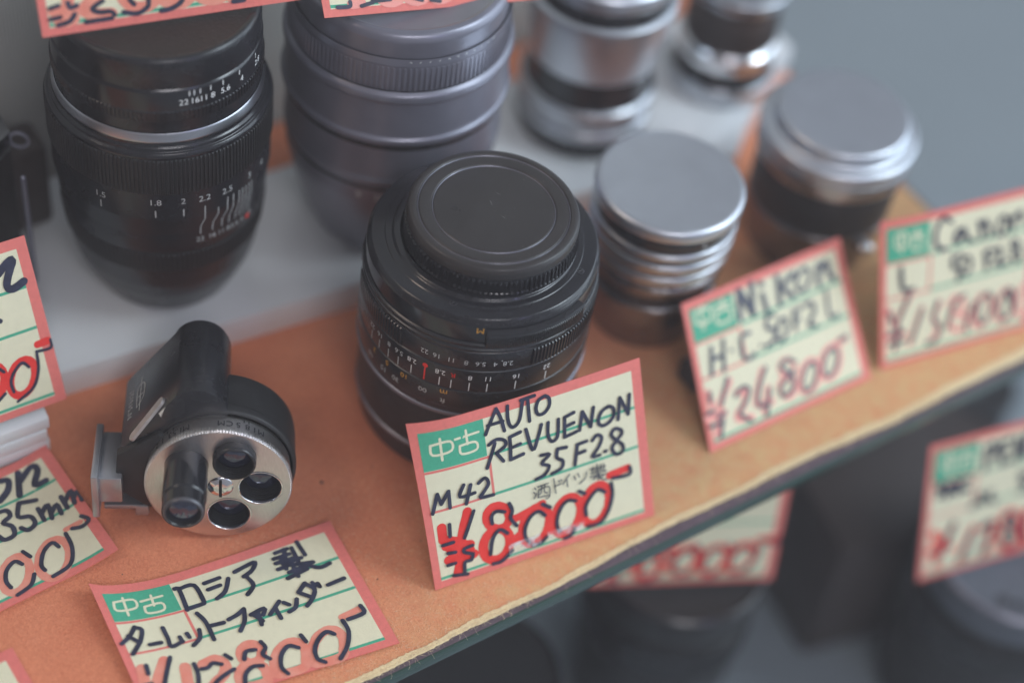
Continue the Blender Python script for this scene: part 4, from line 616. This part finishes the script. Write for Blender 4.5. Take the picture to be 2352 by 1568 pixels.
def veiled_lens():  # black lens; its slate grey is the window's reflection painted on
    t = empty('camera_lens', (-0.0099, 0.0535, 0.0)); tag(t, 'wide slate grey lens between the tall black lens and the silver lens', 'camera lens', 'camera lenses for sale')
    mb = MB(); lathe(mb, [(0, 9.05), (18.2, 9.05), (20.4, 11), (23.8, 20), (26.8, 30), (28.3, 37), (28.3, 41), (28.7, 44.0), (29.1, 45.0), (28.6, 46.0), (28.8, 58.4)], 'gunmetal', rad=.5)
    lathe(mb, [(28.2, 41.6), (28.75, 41.8), (28.75, 42.8), (28.3, 43.0)], 'black', rad=.1); lathe(mb, [(28.6, 56.4), (29.0, 56.6), (29.0, 58.2), (28.6, 58.3)], 'black', rad=.1)
    for s, a in (('9', -137.7), ('30', -126.5), ('0.8', -119.0)): ctext(mb, s, 2.8, a, 38.9, 28.3, 'white_mark')
    mb.build('barrel', t)
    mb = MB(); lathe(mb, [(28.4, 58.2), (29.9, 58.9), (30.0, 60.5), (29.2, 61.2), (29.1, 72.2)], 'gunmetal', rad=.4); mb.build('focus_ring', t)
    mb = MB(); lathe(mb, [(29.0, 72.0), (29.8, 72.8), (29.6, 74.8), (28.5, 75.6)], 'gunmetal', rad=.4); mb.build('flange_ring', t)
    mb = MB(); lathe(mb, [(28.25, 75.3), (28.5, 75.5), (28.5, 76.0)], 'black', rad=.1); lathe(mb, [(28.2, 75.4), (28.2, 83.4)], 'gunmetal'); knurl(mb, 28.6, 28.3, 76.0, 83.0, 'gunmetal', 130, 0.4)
    for k in range(11): ctext(mb, rnd.choice('8642'), 1.7, -116 + 5 * k, 84.2, 27.9, 'white_mark')
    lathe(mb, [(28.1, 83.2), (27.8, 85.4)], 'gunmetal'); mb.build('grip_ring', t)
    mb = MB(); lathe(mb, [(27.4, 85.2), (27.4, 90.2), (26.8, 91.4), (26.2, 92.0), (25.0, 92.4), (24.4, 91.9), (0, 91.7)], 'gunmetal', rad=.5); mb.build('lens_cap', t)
veiled_lens()
def silver_lens():
    t = empty('camera_lens', (0.0622, 0.0604, 0.0)); tag(t, 'tall lens with a broad silver barrel over dark rings at the top edge', 'camera lens', 'camera lenses for sale')
    mb = MB(); lathe(mb, [(0, 9.05), (18.8, 9.05), (19.4, 10), (19.4, 15.5)], 'black'); mb.build('mount', t)
    mb = MB(); lathe(mb, [(19.2, 15.3), (19.9, 15.8), (19.9, 18.2), (19.2, 18.8), (18.9, 19.6), (19.4, 22.5), (20.2, 23.5), (20.2, 26.5), (19.0, 27.2)], 'chrome', rad=.3); mb.build('chrome_ring', t)
    mb = MB(); lathe(mb, [(18.9, 27.0), (18.3, 28), (18.6, 37.2)], 'black_gloss'); mb.build('dark_ring', t)
    mb = MB(); lathe(mb, [(18.4, 37.0), (19.2, 37.3), (21.6, 56.2), (21.7, 58.0), (20.2, 58.6)], 'cap_alu', rad=.5); mb.build('silver_barrel', t)
    mb = MB(); lathe(mb, [(20.0, 58.4), (20.0, 62.5), (19.2, 63)], 'black_gloss'); mb.build('black_ring', t)
    mb = MB(); lathe(mb, [(19.6, 62.8), (19.9, 63.4), (19.9, 67), (19, 68), (0, 68)], 'cap_alu'); mb.build('lens_cap', t)
silver_lens()
def far_lens():
    t = empty('camera_lens', (0.1125, 0.0575, 0.0)); tag(t, 'dark lens with bright chrome rings farthest back on the white step', 'camera lens', 'camera lenses for sale')
    mb = MB(); lathe(mb, [(0, 9.05), (15.6, 9.05), (16.6, 10.2), (16.6, 15.2), (15.9, 16)], 'chrome', rad=.4); mb.build('mount', t)
    mb = MB(); lathe(mb, [(15.9, 15.8), (15.2, 17), (14.2, 21)], 'black_gloss'); mb.build('dark_ring', t)
    mb = MB(); lathe(mb, [(14.1, 20.8), (15.2, 21.5), (15.4, 26.5), (14.2, 27.5), (14.0, 28)], 'bright_chrome', rad=.4); mb.build('chrome_ring', t)
    mb = MB(); lathe(mb, [(13.9, 27.8), (13.9, 43), (14.8, 43.5)], 'brown'); knurl(mb, 14.2, 14.2, 29, 36, 'brown', 80, .4); mb.build('barrel', t)
    mb = MB(); lathe(mb, [(14.5, 43.2), (15.2, 43.8), (15.2, 47), (14.4, 47.6), (0, 47.6)], 'chrome', rad=.4); mb.build('front_ring', t)
far_lens()
def chrome_lens():
    t = empty('camera_lens', (0.0390, -0.0064, 0.0)); tag(t, 'short chrome lens with flat grey metal cap, stacked bright rings, behind the Nikon card', 'camera lens', 'camera lenses for sale')
    mb = MB(); lathe(mb, [(0, 0.05), (14.6, 0.05), (15.2, 1.0), (16.4, 8.5), (17.0, 12), (16.6, 15.5), (16.9, 15.8), (16.9, 23.5)], 'dark_chrome'); mb.build('mount', t)
    for z0, z1, r, mm in ((15.8, 19.2, 18.0, 'dark_chrome'), (23.4, 27.6, 18.6, 'dark_chrome'), (28.6, 32.4, 19.3, 'chrome'), (33.4, 37.2, 19.7, 'chrome'), (38.2, 41.2, 19.7, 'chrome')):
        mb = MB(); lathe(mb, [(16.6, z0), (r - .4, z0 + .1), (r, z0 + .7), (r, z1 - .7), (r - .4, z1 - .1), (16.6, z1)], mm, rad=.3); knurl(mb, r + .08, r + .08, z0 + .8, z1 - .8, mm, 120, .25); mb.build('chrome_ring', t)
    mb = MB(); lathe(mb, [(17.4, 19), (17.4, 41)], 'black'); lathe(mb, [(17.6, 40.8), (18.9, 41.2), (18.9, 45.4), (18, 45.8)], 'black_gloss')
    for s, a in (('8', -95), ('11', -75), ('16', -60)): ctext(mb, s, 2.2, a, 43.4, 18.9, 'dim_mark')
    mb.build('aperture_ring', t)
    mb = MB(); lathe(mb, [(18.6, 45.6), (19.9, 46.0), (20.0, 48.4), (19.6, 49.4), (18.4, 49.9), (17.6, 49.75), (0, 49.75)], 'cap_alu', rad=.4); mb.build('lens_cap', t)
chrome_lens()
def black_chrome_lens():
    t = empty('camera_lens', (0.1012, -0.0040, 0.0)); tag(t, 'lens with black barrel, ribbed chrome collar and two-tier silver cap, right of the other lenses', 'camera lens', 'camera lenses for sale')
    mb = MB(); lathe(mb, [(0, 0.05), (17.8, 0.05), (18.3, .8), (18.3, 6), (19.5, 6.6), (19.5, 10), (20.4, 11), (20.6, 17.4), (20.2, 17.8)], 'dark_chrome', rad=.4); mb.build('mount', t)
    mb = MB(); lathe(mb, [(20.1, 17.6), (20.5, 18.0), (20.9, 32.6), (20.5, 33)], 'black_matt'); mb.build('barrel', t)
    mb = MB(); lathe(mb, [(20.4, 32.8), (21.5, 33.2), (21.5, 39.4), (21, 40)], 'chrome'); knurl(mb, 21.95, 21.95, 34.4, 38.4, 'chrome', 120, .5); mb.build('ribbed_collar', t)
    mb = MB(); lathe(mb, [(20.8, 39.8), (22.2, 40.2), (22.5, 42.4), (21.8, 43.4), (19.6, 43.8), (18.9, 44.4), (18.7, 47.0), (18.0, 47.9), (16.6, 48.0), (0, 47.8)], 'cap_alu', rad=.5); mb.build('lens_cap', t)
    mb = MB(); bm = bmesh.new(); bmesh.ops.create_uvsphere(bm, u_segments=20, v_segments=12, radius=2.6 * MM)
    a = radians(-92); vs = [v.co + Vector((22.6 * cos(a), 22.6 * sin(a), 14.6)) * MM for v in bm.verts]; bm.verts.index_update(); mb.add(vs, [[v.index for v in f.verts] for f in bm.faces], 'bright_chrome'); bm.free()
    mb.build('focus_knob', t)
black_chrome_lens()
# ================================================================ turret finder
def turret_finder():
    yaw, e, R0 = radians(-118.5), radians(8.7), 17.4
    f = Vector((cos(yaw) * cos(e), sin(yaw) * cos(e), sin(e))); l = Vector((-sin(yaw), cos(yaw), 0)); u = f.cross(l)
    C0 = Vector((-0.098, -0.0189, R0 * cos(e) * MM + 0.001))
    t = empty('turret_finder', (C0.x, C0.y, 0)); tag(t, 'black turret viewfinder with round silver face of five lens tubes lying on orange felt', 'viewfinder')
    off = Vector((0, 0, C0.z))
    def tf(L, Uu, D): return off + (l * L + u * Uu + f * D) * MM       # finder frame: left-right, up, towards the viewer
    def lat(mb, prof, m, L=0, Uu=0, seg=96, rad=.2, knurls=0, depth=.3):
        pr = rounded(prof, rad); vs = []; fs = []
        for r, d in pr:
            for k in range(seg): a = 2 * pi * k / seg; rr = max(r, .001); vs.append(tf(L + rr * cos(a), Uu + rr * sin(a), d))
        for i in range(len(pr) - 1):
            for k in range(seg): k2 = (k + 1) % seg; fs.append((i * seg + k, i * seg + k2, (i + 1) * seg + k2, (i + 1) * seg + k))
        mb.add(vs, fs, m)
    # housing: tear-drop section running front to back
    poly = [(-23.3, 5.0), (-9.8, 22.7)]
    cc, rc = (-5.2, 17.1), 7.3
    for k in range(1, 15): a = radians(128 - 128 * k / 14 * 1.0); poly.append((cc[0] + rc * cos(a), cc[1] + rc * sin(a)))
    poly += [(2.2, 4), (-4, -10), (-14, -14), (-17.4, -11.2), (-24.2, -5.5)]
    mb = MB(); prism(mb, poly, -31.5, -6.2, 'black', 0.5, tf=tf); mb.build('housing', t)
    mb = MB(); lat(mb, [(0, -33.2), (6.2, -33.2), (6.6, -32.8), (6.6, -31)], 'black_gloss', cc[0], cc[1]); mb.build('eyepiece', t)
    # slanted face: slot lever, index arrow, serial number and maker's emblem
    A = Vector((-23.3, 5.0)); B = Vector((-9.8, 22.7)); tt = (B - A).normalized(); nn = Vector((-tt.y, tt.x))
    def face(T, D, h): p = A + tt * T + nn * h; return tf(p.x, p.y, D)
    mb = MB()
    for s, w in ((0.0, 1.25),):
        pts = [(6.2, -5.9), (16.6, -8.6)]; d = Vector((pts[1][0] - pts[0][0], pts[1][1] - pts[0][1])).normalized(); q = Vector((-d.y, d.x)) * w
        base = []
        for k in range(9): a = pi / 2 + pi * k / 8; base.append((pts[0][0] + w * (d.x * cos(a) - d.y * sin(a)), pts[0][1] + w * (d.y * cos(a) + d.x * sin(a))))
        for k in range(9): a = -pi / 2 + pi * k / 8; base.append((pts[1][0] + w * (d.x * cos(a) - d.y * sin(a)), pts[1][1] + w * (d.y * cos(a) + d.x * sin(a))))
        n = len(base); vs = [face(a, b, .05) for a, b in base] + [face(a, b, .8) for a, b in base]
        mb.add(vs, [(k, (k + 1) % n, n + (k + 1) % n, n + k) for k in range(n)] + [[n + k for k in range(n)]], 'lever', False)
    mb.build('parallax_lever', t)
    mb = MB()
    mb.add([face(15.6, -3.9 - 2.0, .06), face(18.2, -3.9 - 2.0, .06), face(16.6, -3.2 + -0.2 - 2.2 + 1.9, .06)], [(0, 1, 2)], 'white_mark', False)
    def ftext(s, size, T, D, m):
        vs, fs = text2d(s, size); mb.add([face(T + y * -1, D + x * -1 * -1 * -1, .06) if False else face(T - y, D - x, .06) for x, y in vs], fs, m, False)
    ftext('N\u00b0513121', 2.5, 3.0, -20.0, 'dim_mark')
    for pts in ([(5.6, -16.5), (8.2, -18.5), (8.2, -23.5), (5.6, -23.5), (5.6, -16.5)], [(6.9, -14.5), (6.9, -26.5)], [(6.0, -20), (8.0, -20)]):
        v, fcs = ribbon(pts, .28, 0); mb.add([face(a, b, .07) for a, b in v], fcs, 'dim_mark', False)
    mb.build('engraving', t)
    # accessory shoe on the left flank
    mb = MB(); box(mb, -28.4, -22.8, -8.5, -0.6, -19, -2.5, 'pale_chrome', .4, tf=tf); box(mb, -29.9, -28.2, -12.2, 1.2, -20, -1.0, 'pale_chrome', .4, tf=tf)
    box(mb, -27.6, -17.5, -13.6, -12.2, -16, -5.4, 'pale_chrome', .3, tf=tf); box(mb, -20.2, -17.0, -15.5, -12.4, -8, -5.2, 'pale_chrome', .3, tf=tf)
    mb.build('accessory_shoe', t)
    mb = MB(); prism(mb, [(-23.9, 5.2), (-24.6, -5.5), (-17.2, -11.8), (-8, -13), (-8, 8), (-14, 12)], -7.0, -4.4, 'black_matt', .4, tf=tf); mb.build('front_plate', t)
    # drum, numbered ring, turret face
    mb = MB(); lat(mb, [(0, -21.5), (16.0, -21.5), (17.8, -20), (18.1, -17), (18.2, -8.8), (18.35, -8.6), (18.35, -6.4), (17.6, -6.0)], 'black_matt', rad=.5); mb.build('drum', t)
    mb = MB(); lat(mb, [(16.9, -6.2), (17.0, -6.0), (17.1, -1.6)], 'alu')
    def rtext(s, size, ang, d, m):
        vs, fs = text2d(s, size); out = []
        for x, y in vs:
            a = radians(ang) + x / 17.1; out.append(tf(17.18 * cos(a), 17.18 * sin(a), d + y))
        mb.add(out, fs, m, False)
    for s, a, d in (('M', 116, -3.3), ('1.5', 123.5, -3.3), ('3', 131, -3.3), ('M', 88, -3.3), ('C', 81.5, -3.3), ('5', 74.5, -3.3), ('8', 67, -3.3), ('1', 61, -3.3), ('M', 55, -3.3), ('1', 139, -3.3), ('2', 146, -3.3)):
        rtext(s, 2.5, a, d, 'dark_mark')
    for a in (70, 66, 128, 134, 141):
        p = [tf(17.16 * cos(radians(a) + s), 17.16 * sin(radians(a) + s), d) for s, d in ((-.006, -5.3), (.006, -5.3), (.006, -4.4), (-.006, -4.4))]; mb.add(p, [(0, 1, 2, 3)], 'dark_mark', False)
    mb.build('scale_ring', t)
    mb = MB(); kn = 150; vs = []; fs = []
    for k in range(kn):
        for q, d in ((0, .3), (.35, .3), (.5, 0), (.85, 0)):
            a = 2 * pi * (k + q) / kn
            for dd, rr in ((-1.7, 17.45 - d), (-0.35, 17.45 - d), (0.0, 17.0)): vs.append(tf(rr * cos(a), rr * sin(a), dd))
    nc = kn * 4
    for i in range(nc):
        j = (i + 1) % nc
        for q in range(2): fs.append((i * 3 + q, j * 3 + q, j * 3 + q + 1, i * 3 + q + 1))
    mb.add(vs, fs, 'alu', False)
    # face plate with five round openings cut by a triangulated plane
    import mathutils
    LR = 9.8; angs = [-76, -4, 68, 140, 212]; holes = [(LR * cos(radians(a)) + .1, LR * sin(radians(a)) - .1) for a in angs]
    from mathutils.geometry import delaunay_2d_cdt
    pv = []; pe = []; pf = []
    def loop(cx, cy, r, n):
        s = len(pv)
        for k in range(n): a = 2 * pi * k / n; pv.append(Vector((cx + r * cos(a), cy + r * sin(a)))); pe.append((s + k, s + (k + 1) % n))
    loop(0, 0, 17.0, 90)
    for (hx, hy) in holes: loop(hx, hy, 5.15, 40)
    loop(.5, -.4, 3.1, 30)
    for k in range(400):
        r = 16.6 * math.sqrt(rnd.random()); a = rnd.uniform(0, 2 * pi); pv.append(Vector((r * cos(a), r * sin(a))))
    vv, _, ff, _, _, _ = delaunay_2d_cdt(pv, pe, pf, 0, 1e-6)
    keep = []
    for g in ff:
        cxy = sum((vv[k] for k in g), Vector((0, 0))) / len(g)
        if cxy.length > 17.0: continue
        if any((cxy - Vector(h)).length < 5.12 for h in holes) or (cxy - Vector((.5, -.4))).length < 3.08: continue
        keep.append(list(g))
    mb.add([tf(v.x, v.y, 0.0) for v in vv], keep, 'alu', False)
    mb.build('turret_face', t)
    for i, ((hx, hy), D) in enumerate(zip(holes, (0, 0, 2.4, 15.6, 4.2))):
        mb = MB()
        if D == 0:
            prof = [(5.35, 0.12), (5.1, 0.18), (4.95, 0.0), (4.9, -0.6)]; lat(mb, prof, 'bright_chrome', hx, hy, rad=.08)
            pr = [(4.9, -.5)]; 
            for k in range(6): pr += [(4.75 - .08 * k, -.9 - k * .7), (4.5 - .1 * k, -1.1 - k * .7)]
            pr += [(3.9, -5.4)]; lat(mb, pr, 'hole', hx, hy, rad=.02)
            lat(mb, [(4.2, -3.9), (3.0, -3.3), (1.6, -2.9), (0, -2.75)], 'lens_glass', hx, hy, rad=.3)
        else:
            ro = 5.1; ri = 4.5
            if D > 10: prof = [(ro, -.2), (ro, D - 4.6), (4.75, D - 4.2), (4.7, D - .6), (4.5, D), (4.05, D + .05), (3.9, D - .4)]
            else: prof = [(ro, -.2), (ro, D - .4), (ro - .25, D), (ri, D)]
            lat(mb, prof, 'black_gloss' if D > 10 else 'black', hx, hy, rad=.15)
            if D > 10:
                lat(mb, [(4.68, D - .7), (4.72, D - .4), (4.5, D + .06), (4.15, D + .1)], 'worn', hx, hy, rad=.1)
                lat(mb, [(4.0, D - .3), (3.3, D - 1.0), (3.2, D - 1.1)], 'hole', hx, hy, rad=.05); lat(mb, [(3.3, D - 1.05), (2.4, D - .75), (1.2, D - .5), (0, D - .45)], 'lens_glass', hx, hy, rad=.05)
            else:
                pr = [(ri, D)]
                for k in range(6): pr += [(4.4 - .08 * k, D - .3 - k * .6), (4.2 - .1 * k, D - .5 - k * .6)]
                pr += [(3.2, D - 4.4)]; lat(mb, pr, 'hole', hx, hy, rad=.02); lat(mb, [(3.9, D - 3.2), (2.6, D - 2.6), (1.3, D - 2.35), (0, D - 2.3)], 'lens_glass', hx, hy, rad=.3)
        mb.build('lens_tube', t)
    mb = MB(); lat(mb, [(3.1, -.4), (3.1, .1), (2.7, .35), (1.6, .8), (0, .95)], 'bright_chrome', .5, -.4, rad=.1)
    vs = [tf(.5 + a, -.4 + b, .99) for a, b in ((-.35, -2.6), (.35, -2.6), (.35, 2.6), (-.35, 2.6))]; mb.add(vs, [(0, 1, 2, 3)], 'hole', False)
    mb.build('centre_screw', t)
turret_finder()
# ================================================================ camera body, paper stack, dark block at the left
def camera_body():
    t = empty('film_camera', (-0.1062, 0.0783, 0.009)); tag(t, 'old black leather film camera with chrome lug cut off by the left edge', 'camera')
    P = [(0, 0), (0, 16), (-9, 24), (-140, 24), (-140, -60), (-92, -53), (-5.7, -3.6)]
    mb = MB(); prism(mb, P, 0.1, 40, 'leather', 1.0); mb.build('body', t)
    P2 = [(0.4, -.3), (0.4, 16.3), (-9, 24.4), (-140, 24.4), (-140, -60.6), (-92, -53.8), (-5.9, -4.4)]
    mb = MB(); prism(mb, P2, 39.9, 46, 'dark_chrome', .8)
    for s, x, y in (('50', -8, 4), ('100', -9, 12), ('B', -13, -3)):
        vs, fs = text2d(s, 3.2); a = radians(60); mb.add([((x + p * cos(a) - q * sin(a)) * MM, (y + p * sin(a) + q * cos(a)) * MM, .04606) for p, q in vs], fs, 'dark_mark', False)
    mb.build('top_plate', t)
    mb = MB(); R, r = 2.3, .55; vs = []; fs = []
    for i in range(28):
        a = 2 * pi * i / 28
        for k in range(8): b = 2 * pi * k / 8; q = R + r * cos(b); vs.append(((1.2 + q * cos(a) * .8) * MM, (-2.2 + q * cos(a) * -.55) * MM, (42.5 + q * sin(a)) * MM + r * sin(b) * 0.0))
    vs = []
    ax = Vector((.84, -.54, 0)); az = Vector((0, 0, 1)); an = ax.cross(az)
    for i in range(28):
        a = 2 * pi * i / 28
        for k in range(8): b = 2 * pi * k / 8; vs.append((Vector((1.6, -1.6, 43.5)) + (ax * cos(a) + az * sin(a)) * (R + r * cos(b)) + an * r * sin(b)) * MM)
    for i in range(28):
        for k in range(8): i2 = (i + 1) % 28; k2 = (k + 1) % 8; fs.append((i * 8 + k, i2 * 8 + k, i2 * 8 + k2, i * 8 + k2))
    mb.add(vs, fs, 'gunmetal'); mb.build('strap_lug', t)
    mb = MB(); lathe(mb, [(0, 2), (.75, 2), (.75, 39.5), (0, 40.3)], 'gunmetal', seg=20, cx=-1.4, cy=-10.4); mb.build('side_rail', t)
camera_body()
mb = MB(); box(mb, -20, -1, 2, 14, 0, 28, 'brown', 2.0); o = mb.build('leather_case', None, (-0.0925, 0.0855, 0.0092)); o['label'] = 'dark leather case standing between the camera and the tall black lens'; o['category'] = 'case'  # plain dark block in the gap beside the camera
t = empty('paper_stack', (-0.155, 0.035, 0.0)); tag(t, 'small stack of white card boxes at the left edge under a price card', 'box stack')
for k in range(3):
    mb = MB(); dx = rnd.uniform(-.8, .8); prism(mb, [(-60 + dx, -11 + dx * .5), (31.5 + dx, -12.2 + dx * .3), (32.5 + dx, -2), (-60 + dx, 2)], 0.1 + 4.1 * k, 4.0 + 4.1 * k, 'white_paper', .35); mb.build('card_box', t)
# small flat grey slab by the Nikon card
mb = MB(); prism(mb, [(-5, -6), (4, -6), (8, -2), (6, 5), (-1, 5), (-5, 1)], 0.0, 1.0, 'foot', .4); o = mb.build('card_holder_foot', None, (0.0385, -0.0325, 0.0003)); tag(o, 'flat grey foot of a card holder left of the Nikon card', 'holder')
# ================================================================ things on the lower level
def lower_lens(loc, r, h, label, emboss=False, m='black_matt', top_text=''):
    t = empty('camera_lens', (loc[0], loc[1], -0.1499)); tag(t, label, 'camera lens', 'lenses on the lower level')
    mb = MB(); lathe(mb, [(0, 0), (r * .8, 0), (r * .84, 2), (r * .86, h * .3), (r * .92, h * .34), (r * .94, h * .8), (r * .9, h * .82)], 'black_matt'); mb.build('barrel', t)
    mb = MB(); lathe(mb, [(r * .9, h * .58), (r * .95, h * .6), (r * .95, h * .78)], 'black'); knurl(mb, r * .98, r * .98, h * .6, h * .78, 'black', 120, .5); mb.build('focus_grip', t)
    mb = MB(); lathe(mb, [(r * .9, h * .82), (r * .98, h * .84), (r, h - 2.5), (r * .985, h - .8), (r * .96, h), (r * .93, h), (r * .91, h - 1.2), (0, h - 1.3)], m, rad=.5); lathe(mb, [(r * .93, h - .1), (r * .955, h + .25), (r * .98, h - .4)], 'gunmetal' if emboss else 'black_gloss', rad=.1)  # embossed cap's rim highlight put in as a paler ring
    if emboss:
        for i, ch in enumerate(top_text):
            if ch == ' ': continue
            a = radians(-150 + i * 9.5); vs, fs = text2d(ch, 6.2); ca, sa = cos(a + pi / 2), sin(a + pi / 2); cx, cy = r * .76 * cos(a), r * .76 * sin(a)
            low = [((cx + x * ca - y * sa) * MM, (cy + x * sa + y * ca) * MM, (h - .9) * MM) for x, y in vs]; mb.add(low, fs, 'black', False)
    mb.build('lens_cap', t)
lower_lens((0.0416, -0.0440), 27.5, 79.5, 'black lens below the shelf edge with a half hidden price card on its cap')
lower_lens((0.1355, -0.0944), 29.0, 80.0, 'black lens with lettered grey-black cap in the bottom right corner', True, 'gunmetal_dark', 'SMC PENTAX')
lower_lens((0.1680, -0.0400), 27.0, 42.0, 'low dark lens half hidden behind the PENTAX card', False, 'brown')
lower_lens((-0.0300, -0.0440), 26.0, 64.0, 'dark lens in shadow under the shelf at the bottom edge', False, 'black_matt')
mb = MB(); prism(mb, [(-6, -30), (46, -42), (52, 6), (2, 18)], 0, 62, 'brown', 3.0); o = mb.build('camera_case', None, (0.1030, -0.032, -0.1499)); tag(o, 'dark brown leather case on the lower level between the two black lenses', 'case')
lower_lens((0.2050, -0.0150), 17.0, 38.0, 'small brown-black lens at the far right of the lower level')
